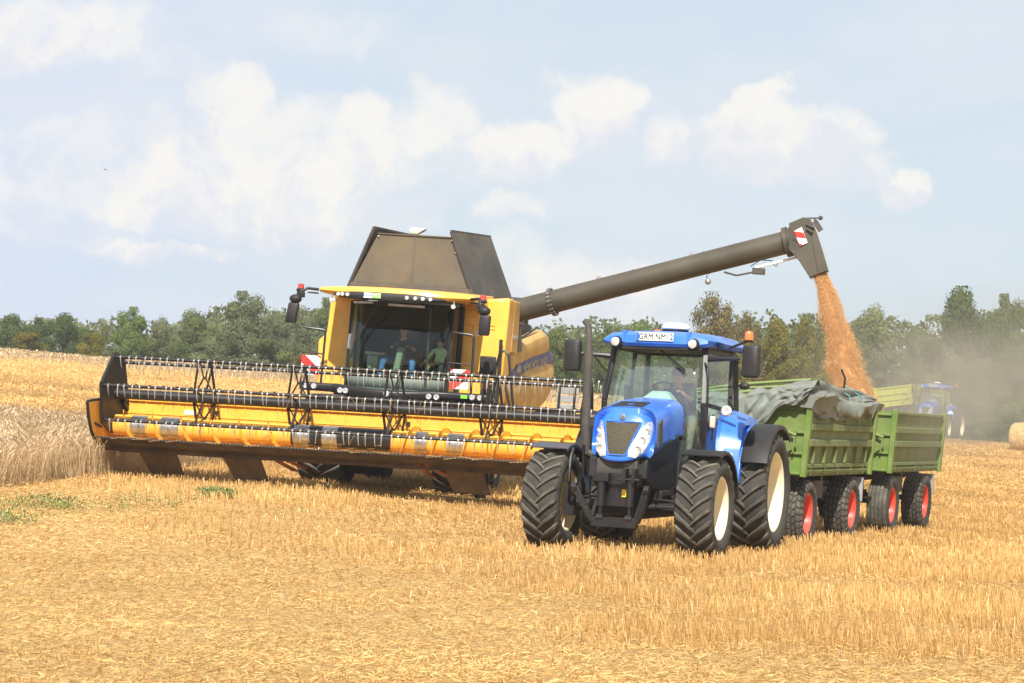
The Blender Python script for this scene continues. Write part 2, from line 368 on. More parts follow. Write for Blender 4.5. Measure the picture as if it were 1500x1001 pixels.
def big_mesh(name, verts, faces, nper, var, m):
    """numpy mesh: verts (N,3), faces (K, nper) int, var per vertex"""
    me = bpy.data.meshes.new(name); nv = len(verts); nf = len(faces)
    me.vertices.add(nv); me.vertices.foreach_set('co', verts.astype(np.float32).ravel())
    me.loops.add(nf * nper); me.loops.foreach_set('vertex_index', faces.astype(np.int32).ravel())
    me.polygons.add(nf); me.polygons.foreach_set('loop_start', np.arange(0, nf * nper, nper, dtype=np.int32))
    me.update(calc_edges=True)
    if var is not None:
        a = me.attributes.new('var', 'FLOAT', 'POINT'); a.data.foreach_set('value', var.astype(np.float32))
    me.materials.append(m); me.validate()
    o = bpy.data.objects.new(name, me); COL.objects.link(o); return o

# ------------------------------------------------------------------ ground
def ground():
    ys = np.concatenate([np.arange(3, 12, .5), np.arange(12, 60, .12), np.arange(60, 136, .3), np.geomspace(136, 9000, 60)])
    xs = np.concatenate([-np.geomspace(9000, 40, 40), np.arange(-39, -16, .6), np.arange(-16, 16, .14), np.arange(16, 40, .5), np.geomspace(40.5, 9000, 40)])
    ys = np.concatenate([-np.geomspace(9000, 4, 20), ys])
    X, Y = np.meshgrid(xs, ys); Z = height(X, Y)
    nx, ny = len(xs), len(ys); idx = np.arange(nx * ny).reshape(ny, nx)
    F4 = np.stack([idx[:-1, :-1], idx[:-1, 1:], idx[1:, 1:], idx[1:, :-1]], -1).reshape(-1, 4)
    m = bpy.data.materials.new('stubble_soil'); m.use_nodes = True; t = NT(m.node_tree); t.n.clear()
    g = t.new('ShaderNodeNewGeometry'); p = t.new('ShaderNodeBsdfPrincipled'); o = t.new('ShaderNodeOutputMaterial'); t.link(p.outputs[0], o.inputs[0])
    n1 = t.new('ShaderNodeTexNoise', i_Scale=.4, i_Detail=7.0); n2 = t.new('ShaderNodeTexNoise', i_Scale=22.0, i_Detail=6.0, i_Roughness=.75)
    for n in (n1, n2): t.link(g.outputs['Position'], n.inputs['Vector'])
    c = t.mix(t.ramp(n2.outputs[0], .3, .7), (.35, .21, .08), (.66, .44, .185))
    c = t.mix(t.math('MULTIPLY', t.ramp(n1.outputs[0], .4, .7), .4), c, (.40, .25, .085))
    sp = t.new('ShaderNodeSeparateXYZ'); t.link(g.outputs['Position'], sp.inputs[0]); n4 = t.new('ShaderNodeTexNoise', i_Scale=.12, i_Detail=3.0); t.link(g.outputs['Position'], n4.inputs['Vector'])
    ph = t.math('ADD', t.math('MULTIPLY', t.math('ADD', sp.outputs[1], t.math('MULTIPLY', sp.outputs[0], .05)), 2 * PI / 8.5), t.math('MULTIPLY', n4.outputs[0], 2.0))
    band = t.math('MULTIPLY', t.ramp(t.math('SINE', ph), -.3, .8), t.math('MULTIPLY', t.ramp(sp.outputs[1], 58, 66), t.ramp(sp.outputs[0], 22, 10))); c = t.mix(t.math('MULTIPLY', band, .6), c, (.24, .14, .05))
    t.link(c, p.inputs['Base Color']); p.inputs['Roughness'].default_value = .95; p.inputs['Specular IOR Level'].default_value = .1
    b = t.new('ShaderNodeBump'); b.inputs['Strength'].default_value = .8; b.inputs['Distance'].default_value = .05
    t.link(n2.outputs[0], b.inputs['Height']); t.link(b.outputs[0], p.inputs['Normal'])
    o = big_mesh('ground', np.stack([X.ravel(), Y.ravel(), Z.ravel()], -1), F4, 4, None, m)
    o.data.polygons.foreach_set('use_smooth', [True] * len(o.data.polygons)); tag(o, kind='structure')
ground()

def scatter(n, y0, y1, k, power):
    """points in the field of view and a margin, thinning with distance"""
    u = RNG.random(n); a = 2 - power
    Y = (y0 ** a + u * (y1 ** a - y0 ** a)) ** (1 / a) if abs(a) > 1e-3 else y0 * (y1 / y0) ** u
    X = (RNG.random(n) - .5) * 2 * (Y * k + 2.2); return X, Y
def blades(name, X, Y, H, W, lean, var, m, bend=0.25, z0=None):
    """each blade two quads, narrowing, leaning; arrays"""
    n = len(X); Z = height(X, Y) - .01 if z0 is None else z0
    az = RNG.random(n) * PI; dx = np.cos(az) * W / 2; dy = np.sin(az) * W / 2
    la = RNG.random(n) * 2 * PI; lx = np.cos(la) * lean * H; ly = np.sin(la) * lean * H
    V = np.empty((n, 6, 3))
    V[:, 0] = np.stack([X - dx, Y - dy, Z], -1); V[:, 1] = np.stack([X + dx, Y + dy, Z], -1)
    V[:, 2] = np.stack([X - dx * .9 + lx * .4, Y - dy * .9 + ly * .4, Z + H * .55], -1); V[:, 3] = np.stack([X + dx * .9 + lx * .4, Y + dy * .9 + ly * .4, Z + H * .55], -1)
    V[:, 4] = np.stack([X - dx * .7 + lx, Y - dy * .7 + ly, Z + H], -1); V[:, 5] = np.stack([X + dx * .7 + lx, Y + dy * .7 + ly, Z + H], -1)
    b = (np.arange(n) * 6)[:, None]
    Fq = np.concatenate([b + np.array([[0, 1, 3, 2]]), b + np.array([[2, 3, 5, 4]])], 0)
    return big_mesh(name, V.reshape(-1, 3), Fq, 4, np.repeat(var, 6), m)

def rowmask(X, Y):
    on = np.zeros(len(X))
    for yr, amp in ROWS: on = np.maximum(on, np.exp(-((Y - (yr - X * .05 + (vnoise(X, Y * 0, 9, yr) - .5) * 1.6)) / 1.25) ** 2))
    return np.where(X < 12, on, .45)
def trodden(X, Y):
    """1 where the stubble lies flat (wheel tracks and the trampled patch in front)"""
    f = np.clip((25.5 - Y + (vnoise(X, Y, 4, 9) - .5) * 9 + (vnoise(X, Y, 1.2, 19) - .5) * 4 - X * 2.1) / 3, 0, 1) * (X < 9)
    f = np.maximum(f, np.clip((vnoise(X, Y, 2.6, 29) - .66) / .12, 0, 1) * .7 * (Y < 60))
    for c, s, wd in ((-4.0, .10, .8), (-1.6, .12, .8), (2.2, -.25, .7), (9.2, .16, .9)):
        d = np.abs(X - (c + s * (Y - 26) + (vnoise(Y, Y * 0, 7, c) - .5) * 1.5)); f = np.maximum(f, np.clip(1.4 - d / wd, 0, 1) * .5)
    d = np.abs(Y - (28.3 - X * .12 + (vnoise(X, X * 0, 5, 4) - .5) * 2.0)); f = np.maximum(f, np.clip(1.3 - d / .7, 0, 1) * .85)
    d = np.abs(Y - (33.5 - X * .2 + (vnoise(X, X * 0, 5, 6) - .5) * 1.6)); f = np.maximum(f, np.clip(1.3 - d / .6, 0, 1) * .6 * (X < 0))
    return f
def stubble():
    X, Y = scatter(400000, 13.5, 128, .32, 1.45)
    ph = X + .12 * Y; ph = ph - np.floor(ph / .15) * .15                     # drilled rows
    X = X - (ph - .075) * .65 * (Y < 40)
    t = trodden(X, Y); keep = RNG.random(len(X)) > t * .93
    keep &= ~((X < crop_edge(Y)) & (Y > 26) & (Y < 57))
    keep &= ~((Y > 60) & (X < 12) & (RNG.random(len(X)) > .3 + .8 * rowmask(X, Y)))
    X, Y, t = X[keep], Y[keep], t[keep]
    patch = vnoise(X, Y, 1.3, 21)
    H = (.095 + .10 * RNG.random(len(X))) * (.7 + .55 * patch) * (1 - .5 * t)
    W = (.0055 + .004 * RNG.random(len(X))) * np.clip(Y / 18, 1, 5)
    on = rowmask(X, Y); H = H * np.where(Y > 38, .85, 1)
    var = np.clip(RNG.normal(.5, .24, len(X)) + (patch - .5) * .35 + np.where((Y > 60) & (X < 12), (on - .55) * 2.2, 0) + (vnoise(X, Y, 4.5, 61) - .5) * .4 - .25 * t, 0, 1)
    o = blades('stubble', X, Y, H, W, .32 * RNG.random(len(X)) + .25 * t, var, M['straw'])
    tag(o, 'golden cut straw stubble covering the whole field', 'stubble', kind='stuff')
stubble()
def litter():
    X, Y = scatter(660000, 13.2, 126, .32, 1.35)
    keep = (RNG.random(len(X)) < .28 + .72 * trodden(X, Y)) | (Y > 60) | (Y < 20)
    keep &= ~((Y > 60) & (RNG.random(len(X)) > .25 + .9 * rowmask(X, Y)) & (X < 12))
    keep &= ~((X < crop_edge(Y)) & (Y > 26) & (Y < 57)); X, Y = X[keep], Y[keep]; n = len(X)
    on = np.zeros(n)
    for yr, amp in ROWS: on = np.maximum(on, np.exp(-((Y - (yr - X * .05)) / 2.2) ** 2) * (X < 10))
    sc = np.clip(Y / 20, 1, 4.5)
    L = (.025 + .065 * RNG.random(n)) * np.clip(Y / 28, 1, 2.2); W = (.0036 + .0026 * RNG.random(n)) * sc
    az = RNG.random(n) * 2 * PI; ti = RNG.normal(0, .22, n) + on * RNG.normal(0, .35, n)
    Z = height(X, Y) + .008 + .05 * RNG.random(n) ** 2 + on * .12 * RNG.random(n)
    cx, sx_ = np.cos(az), np.sin(az); ct, st = np.cos(ti), np.sin(ti)
    D = np.stack([cx * ct, sx_ * ct, st], -1) * (L / 2)[:, None]; N = np.stack([-sx_, cx, RNG.normal(0, .5, n)], -1) * (W / 2)[:, None]
    C = np.stack([X, Y, Z + np.abs(st) * L / 2], -1); V = np.empty((n, 4, 3))
    V[:, 0] = C - D - N; V[:, 1] = C + D - N; V[:, 2] = C + D + N; V[:, 3] = C - D + N
    var = np.clip(RNG.normal(.72, .25, n) + (vnoise(X, Y, 2.2, 12) - .5) * .35 + (vnoise(X, Y, 6, 14) - .5) * .3 + np.where((Y > 60) & (X < 12), (rowmask(X, Y) - .5) * 1.8, 0), 0, 1)
    o = big_mesh('loose_straw', V.reshape(-1, 3), np.arange(n * 4).reshape(-1, 4), 4, np.repeat(var, 4), M['straw'])
    tag(o, 'loose threshed straw strewn flat over the stubble', 'straw', kind='stuff')
litter()
def crop():
    n = 120000
    Y = 27 + 30.5 * RNG.random(n) ** .8; lim = crop_edge(Y) + (vnoise(Y, Y * 0, 1.2, 8) - .5) * .5
    X = lim - (Y * .10 + 8.5) * RNG.random(n) ** 1.15
    # the strip still standing along the crest
    n2 = 26000; Y2 = 112 + 16 * RNG.random(n2); X2 = -40 + 52 * RNG.random(n2)
    X = np.concatenate([X, X2]); Y = np.concatenate([Y, Y2]); n = len(X)
    far = Y > 100; Z = height(X, Y)
    H = (.52 + .18 * RNG.random(n) + .14 * vnoise(X, Y, .9, 31)) * np.where(far, .95, 1)
    sc = np.where(far, 3.4, np.clip(Y / 45, 1, 1.5))
    az = RNG.random(n) * PI; W = .0075 * sc
    la = RNG.random(n) * 2 * PI; ln = .12 + .30 * RNG.random(n) ** 2; la = la * .6 + 5 * vnoise(X, Y, 1.0, 44)
    lx, ly = np.cos(la) * ln * H, np.sin(la) * ln * H
    dx, dy = np.cos(az) * W / 2, np.sin(az) * W / 2
    ex, ey = np.cos(az) * .011 * sc, np.sin(az) * .011 * sc
    dr = .05 + .05 * RNG.random(n); nx_, ny_ = np.cos(la) * dr, np.sin(la) * dr
    V = np.empty((n, 8, 3)); st = lambda a, b, c: np.stack([a, b, c], -1)
    V[:, 0] = st(X - dx, Y - dy, Z); V[:, 1] = st(X + dx, Y + dy, Z)
    V[:, 2] = st(X - dx + lx, Y - dy + ly, Z + H); V[:, 3] = st(X + dx + lx, Y + dy + ly, Z + H)
    V[:, 4] = st(X - ex + lx, Y - ey + ly, Z + H - .015); V[:, 5] = st(X + ex + lx, Y + ey + ly, Z + H - .015)
    V[:, 6] = st(X + ex * .6 + lx + nx_, Y + ey * .6 + ly + ny_, Z + H + .05); V[:, 7] = st(X - ex * .6 + lx + nx_, Y - ey * .6 + ly + ny_, Z + H + .05)
    b = (np.arange(n) * 8)[:, None]
    Fq = np.concatenate([b + np.array([[0, 1, 3, 2]]), b + np.array([[4, 5, 6, 7]])], 0)
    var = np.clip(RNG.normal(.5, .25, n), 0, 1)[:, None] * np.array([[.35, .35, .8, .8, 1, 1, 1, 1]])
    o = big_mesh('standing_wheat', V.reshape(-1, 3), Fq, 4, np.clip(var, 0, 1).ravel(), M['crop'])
    tag(o, 'ripe pale wheat still standing at the left of the field', 'wheat', kind='stuff')
crop()
def weeds():
    Xs = []; Ys = []
    for px, py, rx, n in ((55, 742, .85, 900), (95, 746, .4, 300), (312, 729, .30, 900), (335, 731, .25, 350), (30, 768, .5, 260), (165, 748, .5, 160), (190, 735, .6, 120), (270, 735, .5, 130), (235, 745, .6, 110), (430, 742, .6, 70), (10, 765, .3, 200)):
        best = min(np.arange(24, 60, .1), key=lambda q: abs(pix(px, py, float(q)).z - hz(pix(px, py, float(q)).x, float(q))))
        c = pix(px, py, float(best)); Xs.append(c.x + RNG.normal(0, rx * .45, n)); Ys.append(c.y + RNG.normal(0, rx * .8, n))
    X = np.concatenate(Xs); Y = np.concatenate(Ys); n = len(X)
    Z = height(X, Y) + RNG.random(n) * .16
    L = .03 + .04 * RNG.random(n); az = RNG.random(n) * 2 * PI; ti = RNG.random(n) * 1.2
    D = np.stack([np.cos(az) * np.cos(ti), np.sin(az) * np.cos(ti), np.sin(ti)], -1) * L[:, None]
    N = np.stack([-np.sin(az), np.cos(az), RNG.normal(0, .3, n)], -1) * (L * .22)[:, None]
    C = np.stack([X, Y, Z], -1); V = np.empty((n, 4, 3)); V[:, 0] = C; V[:, 1] = C + D * .5 - N; V[:, 2] = C + D; V[:, 3] = C + D * .5 + N
    o = big_mesh('green_weeds', V.reshape(-1, 3), np.arange(n * 4).reshape(-1, 4), 4, np.repeat(RNG.random(n), 4), M['weed'])
    tag(o, 'patches of low green weeds growing in the stubble', 'weeds', kind='stuff')
weeds()

# ------------------------------------------------------------------ trees
def leaf_mat(name, lo, hi):
    m = fibre_mat(name, lo, hi, .35, False, 0.0); return m
LM = {'dark': leaf_mat('leaves_dark', (0.0486, 0.0742, 0.0220), (0.1152, 0.1566, 0.0450)), 'mid': leaf_mat('leaves_mid', (0.0794, 0.1067, 0.0340), (0.1856, 0.2204, 0.0750)),
      'bright': leaf_mat('leaves_bright', (0.0896, 0.1392, 0.0320), (0.1920, 0.2552, 0.0680)), 'olive': leaf_mat('leaves_olive', (0.1152, 0.1102, 0.0220), (0.2560, 0.2204, 0.0450)),
      'brown': leaf_mat('leaves_brownish', (0.1280, 0.1021, 0.0380), (0.2560, 0.2030, 0.0800)), 'pale': leaf_mat('leaves_pale', (0.1280, 0.1508, 0.0550), (0.2560, 0.2784, 0.1100)),
      'grey': leaf_mat('leaves_greyish', (0.1024, 0.1218, 0.0580), (0.2112, 0.2320, 0.1100))}
def crown_mesh(seed, nl, spread, density, lowc=.12, airy=0.0):
    """crown in a unit box (height 1, width ~.8): many leaf sprays on a set of uneven lobes"""
    rg = np.random.default_rng(seed); lobes = []
    for i in range(nl):
        h = lowc + (1 - lowc - .08) * (i + .5) / nl + rg.normal(0, .04)
        prof = spread * (math.sin(PI * min(1, max(.05, (h - lowc * .4) / (1.06 - lowc * .4))) ** .85) ** .7)
        a = rg.random() * 2 * PI; d = prof * math.sqrt(rg.random()) * .85
        r = (.10 + .09 * rg.random()) * (1 - .35 * h)
        lobes.append((d * math.cos(a), d * math.sin(a), h, r * 1.25, r * .85))
    n = int(density * 2.2); li = rg.choice(len(lobes), n, p=np.array([l[3] ** 2 for l in lobes]) / sum(l[3] ** 2 for l in lobes))
    L = np.array(lobes)[li]; v = rg.normal(size=(n, 3)); v /= np.linalg.norm(v, axis=1)[:, None]
    rad = (rg.random(n) ** .35) * (1 + np.clip(.22 * rg.normal(size=n) * (.5 + airy), -.4, .3))
    C = L[:, :3] + v * rad[:, None] * L[:, [3, 3, 4]]
    C = C[:, :]; C[:, 2] = np.clip(C[:, 2], .02, 1.02)
    nrm = v * 1.3 + rg.normal(size=(n, 3)) * .5 + np.array([0, 0, .35]); nrm /= np.linalg.norm(nrm, axis=1)[:, None]
    t = np.cross(nrm, rg.normal(size=(n, 3))); t /= np.linalg.norm(t, axis=1)[:, None]; b = np.cross(nrm, t)
    s = (.0075 + .010 * rg.random(n))[:, None]
    V = np.empty((n, 4, 3)); V[:, 0] = C - t * s; V[:, 1] = C - b * s * .6; V[:, 2] = C + t * s * 1.1; V[:, 3] = C + b * s * .6
    hue = np.repeat(np.clip(.5 + rg.normal(0, .22, n) + (np.array([rg.random() for _ in lobes])[li] - .5) * .5, 0, 1), 4)
    me = big_mesh('crown', V.reshape(-1, 3), np.arange(n * 4).reshape(-1, 4), 4, hue, LM['mid'])
    data = me.data; bpy.data.objects.remove(me)
    tb = MB(); tb.tube([(0, 0, -.03), (.004, 0, .25), (-.006, .004, .55), (0, 0, .82)], [.020, .015, .009, .003], 7)
    for l in lobes[::2]:
        z0 = max(.12, l[2] - .22); tb.tube([(0, 0, z0), (l[0] * .5, l[1] * .5, z0 + .10), (l[0], l[1], l[2])], [.007, .005, .002], 5)
    to = tb.build('trunk', M['bark']); td = to.data; bpy.data.objects.remove(to)
    return data, td
CR = [crown_mesh(3, 30, .36, 15000), crown_mesh(4, 38, .40, 17000), crown_mesh(5, 26, .30, 11000), crown_mesh(6, 34, .42, 9000, .25, .6), crown_mesh(8, 22, .46, 13000, .0), crown_mesh(9, 18, .20, 5000, .2, .5), crown_mesh(12, 36, .38, 16000, .05)]
def tree(px, top, wpx, Y, var, leaf, label, base=None, kind='tree'):
    p = pix(px, top, Y); g = hz(p.x, Y) - .2 if base is None else base
    h = p.z - g; wd = wpx / F * Y
    e = empty(kind, Matrix.Translation((p.x, Y, g))); e.rotation_euler.z = random.random() * 6.28
    cd_, td = CR[var]; k = wd / .84
    tag(e, label, 'tree' if kind == 'tree' else 'bush', 'trees and bushes along the far edge of the field')
    c = bpy.data.objects.new('crown', cd_); COL.objects.link(c); c.parent = e; c.scale = (k, k, h)
    c.material_slots[0].link = 'OBJECT'; c.material_slots[0].material = LM[leaf]
    t = bpy.data.objects.new('trunk', td); COL.objects.link(t); t.parent = e; t.scale = (min(k, h), min(k, h), h)
TREES = [
 (12, 462, 80, 195, 1, 'dark', 'dark green tree cut by the left edge of the photo'),
 (62, 468, 70, 200, 0, 'dark', 'dark round tree second from the left edge'),
 (104, 461, 74, 190, 1, 'dark', 'dark tree rising behind the olive bushes at far left'),
 (152, 468, 46, 198, 5, 'pale', 'thin bare-looking pale tree between two dark ones at left'),
 (192, 453, 72, 186, 0, 'bright', 'bright green tree above the left end of the harvester reel'),
 (236, 458, 60, 200, 2, 'grey', 'greyish tree just right of the bright green tree'),
 (282, 450, 80, 192, 6, 'mid', 'mid green tree behind the first reel support'),
 (318, 462, 60, 188, 2, 'pale', 'paler narrow tree left of the tallest left-hand tree'),
 (360, 430, 96, 184, 0, 'grey', 'tallest grey-green tree left of the harvester'),
 (405, 447, 66, 190, 2, 'grey', 'grey-green tree with pointed top below the left cab mirror'),
 (445, 446, 72, 186, 6, 'grey', 'grey-green tree beside the left ladder rail of the harvester'),
 (482, 440, 62, 196, 0, 'mid', 'tree half hidden by the yellow left side of the cab'),
 (228, 500, 80, 176, 4, 'mid', 'low spreading green tree behind the left part of the reel'),
 (300, 505, 90, 174, 4, 'grey', 'low pale tree in front of the tall trees behind the reel'),
 (392, 500, 90, 172, 4, 'mid', 'low broad tree behind the third reel section'),
 (452, 520, 70, 170, 4, 'brown', 'low brownish tree behind the left warning board'),
 (172, 512, 60, 178, 4, 'mid', 'low tree under the bright green one'),
 (560, 455, 90, 190, 0, 'mid', 'tree hidden behind the harvester cab'),
 (815, 474, 62, 178, 6, 'mid', 'green tree between the unloading tube and the tractor mirror'),
 (852, 486, 52, 182, 2, 'dark', 'dark narrow tree behind the exhaust pipe'),
 (893, 477, 66, 176, 0, 'mid', 'green tree behind the left corner of the tractor roof'),
 (940, 470, 66, 180, 6, 'bright', 'green tree behind the number plate of the tractor'),
 (985, 476, 56, 176, 2, 'mid', 'green tree behind the white roof antenna'),
 (832, 530, 80, 168, 4, 'mid', 'low leafy tree between harvester and exhaust pipe'),
 (1045, 430, 92, 170, 3, 'brown', 'airy brownish tree above the blue tractor roof'),
 (1096, 458, 60, 172, 3, 'brown', 'brownish tree just right of the tall airy one'),
 (1080, 500, 90, 164, 1, 'olive', 'olive tree behind the right tractor mirror'),
 (1140, 470, 72, 166, 1, 'olive', 'yellowish olive tree left of the pouring grain'),
 (1180, 462, 56, 172, 3, 'olive', 'thin olive tree close to the left of the grain stream'),
 (1214, 446, 60, 178, 2, 'mid', 'green tree right behind the top of the grain stream'),
 (1272, 444, 92, 172, 6, 'pale', 'broad pale willow-like tree right of the grain stream'),
 (1338, 468, 60, 180, 2, 'grey', 'low grey tree in the gap before the big dark tree'),
 (1420, 424, 112, 166, 1, 'dark', 'big dark green tree at the right, tallest of its side'),
 (1478, 436, 84, 170, 0, 'mid', 'dusty green tree cut by the right edge'),
 (1370, 500, 100, 160, 4, 'grey', 'dusty tree behind the distant blue tractor'),
 (1300, 520, 100, 160, 4, 'grey', 'dusty grey-green tree behind the distant wagon'),
 (1225, 525, 90, 162, 4, 'olive', 'low olive tree behind the foot of the grain stream'),
 (1440, 530, 100, 156, 4, 'mid', 'leafy tree with low branches left of the round bale'),
 (1500, 515, 90, 158, 4, 'mid', 'leafy tree behind the round bale'),
 (1400, 575, 80, 150, 4, 'dark', 'low dark tree right of the distant tractor'),
 (1160, 530, 90, 160, 4, 'olive', 'low olive tree above the tarpaulin'),
]
for a in TREES: tree(*a)
for px, top, wpx, Y, leaf, lab in ((45, 490, 80, 172, 'olive', 'low olive-brown bush at the far left under dark trees'), (132, 490, 60, 170, 'olive', 'yellow-olive bush left of the bright green tree'), (1125, 560, 90, 152, 'olive', 'olive bush behind the tarpaulin poles'), (1330, 590, 120, 150, 'grey', 'dusty bush behind the distant wagon'), (1470, 600, 80, 148, 'mid', 'low green bush left of the bale')):
    tree(px, top, wpx, Y, 4, leaf, lab, kind='bush')
def wood():
    n = 150000; X = -110 + 230 * RNG.random(n); Y = 204 + 14 * RNG.random(n)
    px = 750 + X / Y * F; topy = np.interp(px, [-200, 0, 150, 400, 600, 800, 1000, 1200, 1350, 1700], [474, 478, 484, 468, 468, 484, 490, 482, 482, 466])
    zt = EYE + (660 - topy) / F * Y; zt = zt + (vnoise(X, Y, 4, 3) - .5) * 3 + (vnoise(X, Y, 1.5, 4) - .5) * 1.5
    Z = zt - (RNG.random(n) ** 1.6) * (zt - 2)
    C = np.stack([X, Y, Z], -1); nr = RNG.normal(size=(n, 3)) + [0, -.8, .4]; nr /= np.linalg.norm(nr, axis=1)[:, None]
    t = np.cross(nr, RNG.normal(size=(n, 3))); t /= np.linalg.norm(t, axis=1)[:, None]; b = np.cross(nr, t); s = (.14 + .16 * RNG.random(n))[:, None]
    V = np.empty((n, 4, 3)); V[:, 0] = C - t * s; V[:, 1] = C - b * s * .7; V[:, 2] = C + t * s; V[:, 3] = C + b * s * .7
    o = big_mesh('far_wood', V.reshape(-1, 3), np.arange(n * 4).reshape(-1, 4), 4, np.repeat(RNG.random(n), 4), LM['grey'])
    tag(o, 'dense far wood filling the gaps behind the field edge trees', 'wood', kind='stuff')
wood()

# ------------------------------------------------------------------ wheels
def lug_tyre(name, RR, W, rr, n, lh, parent, c, side):
    """agricultural tyre: carcass plus chevron lugs, outer side at +x when side = 1"""
    b = MB(); h = W / 2; Rb = RR - lh
    prof = [(-h * .72, rr), (-h * .93, rr + (Rb - rr) * .25), (-h * 1.0, rr + (Rb - rr) * .55), (-h * .97, Rb - .07), (-h * .88, Rb - .025), (-h * .5, Rb), (0, Rb + .008),
            (h * .5, Rb), (h * .88, Rb - .025), (h * .97, Rb - .07), (h * 1.0, rr + (Rb - rr) * .55), (h * .93, rr + (Rb - rr) * .25), (h * .72, rr)]
    b.lathe(prof, (0, 0, 0), 'x', 64)
    def P(x, arc, r): a = arc / RR; return (x, -math.cos(a) * r, math.sin(a) * r)
    pitch = 2 * PI * RR / n
    for s in (-1, 1):
        for k in range(n):
            a0 = k * pitch + (pitch / 2 if s > 0 else 0); rings = []
            for t, wd, top in ((0, .034, 0), (.12, .05, 0), (.4, .054, 0), (.7, .062, -.004), (.93, .078, -.016), (1.03, .08, -.06), (1.06, .07, -.12)):
                x = s * (-.03 + t * (h + .0)); ar = a0 + pitch * 1.22 * (min(t, 1) ** .85)
                r1 = RR + top; r0 = min(Rb, r1) - .035 if t < 1 else Rb + top - .05
                q = .22 * wd * s * 0
                rings.append([P(x, ar - wd * .62, r0), P(x, ar - wd * .42, r1), P(x, ar + wd * .42, r1), P(x, ar + wd * .62, r0)])
            b.loft(rings, 1)
    o = b.build(name, [M['rubber'], M['lug']], parent, angle=40); o.location = c; return o
def block_tyre(name, RR, W, rr, parent, c, smooth_=False):
    b = MB(); h = W / 2; Rb = RR - .022
    prof = [(-h * .7, rr), (-h * .95, rr + (Rb - rr) * .3), (-h, rr + (Rb - rr) * .6), (-h * .93, Rb - .06), (-h * .8, Rb - .012), (0, Rb), (h * .8, Rb - .012), (h * .93, Rb - .06), (h, rr + (Rb - rr) * .6), (h * .95, rr + (Rb - rr) * .3), (h * .7, rr)]
    b.lathe(prof, (0, 0, 0), 'x', 56)
    def P(x, a, r): return (x, -math.cos(a) * r, math.sin(a) * r)
    n = 30; cols = 5
    for k in range(n):
        for j in range(cols):
            x0 = -h * .86 + j * (h * 1.72) / cols; x1 = x0 + h * 1.72 / cols
            g = .010 if not smooth_ else .005; a0 = 2 * PI * (k + (j % 2) * .5 + .08 * math.sin(j * 2.1)) / n; a1 = a0 + 2 * PI / n
            ga = g / RR * 1.3 if not smooth_ else .002; sk = .25 * (2 * PI / n) * (1 if j % 2 else -1)
            rt = [RR - .02 * abs(x / h) ** 3 for x in (x0, x1)]
            v = [P(x0 + g, a0 + ga, Rb - .03), P(x1 - g, a0 + ga + sk, Rb - .03), P(x1 - g, a1 - ga + sk, Rb - .03), P(x0 + g, a1 - ga, Rb - .03)]
            u = [P(x0 + g * 1.6, a0 + ga * 1.6, rt[0]), P(x1 - g * 1.6, a0 + ga * 1.6 + sk, rt[1]), P(x1 - g * 1.6, a1 - ga * 1.6 + sk, rt[1]), P(x0 + g * 1.6, a1 - ga * 1.6, rt[0])]
            b.loft([v, u], 1)
        if not smooth_:
            for s in (-1, 1):
                a0 = 2 * PI * (k + .2) / n; a1 = a0 + 2 * PI / n * .55
                b.loft([[P(s * h * .84, a0, Rb - .03), P(s * h * .84, a0, RR - .03), P(s * h * .84, a1, RR - .03), P(s * h * .84, a1, Rb - .03)],
                        [P(s * h * .99, a0, Rb - .14), P(s * h * 1.01, a0, RR - .09), P(s * h * 1.01, a1, RR - .09), P(s * h * .99, a1, Rb - .14)]], 1)
    o = b.build(name, [M['rubber'], M['lug']], parent, angle=40); o.location = c; return o
def rim(name, rr, W, m, parent, c, side, dish=.6, bolts=8):
    b = MB(); h = W / 2; s = side
    b.lathe([(s * h * .80, rr + .030), (s * h * .82, rr + .02), (s * h * .80, rr - .006), (s * h * .6, rr - .03), (s * h * (.6 - dish), rr - .06), (s * h * (.55 - dish), rr * .62), (s * h * (.70 - dish), rr * .56), (s * h * (.70 - dish), rr * .30),
             (s * h * (.95 - dish), rr * .28), (s * h * (.95 - dish), rr * .14), (s * h * (1.0 - dish), rr * .12), (s * h * (1.0 - dish), 0.0)], (0, 0, 0), 'x', 48)
    b.lathe([(-s * h * .80, rr + .02), (-s * h * .78, rr - .006), (-s * h * .5, rr - .03), (s * h * (.6 - dish), rr - .062)], (0, 0, 0), 'x', 48)
    for k in range(bolts):
        a = 2 * PI * k / bolts; b.lathe([(s * h * (.70 - dish) - s * .01, .018), (s * (h * (.70 - dish) + .03), .018), (s * (h * (.70 - dish) + .03), 0)], (0, rr * .43 * math.cos(a), rr * .43 * math.sin(a)), 'x', 6)
    o = b.build(name, m, parent, angle=40); o.location = c; return o

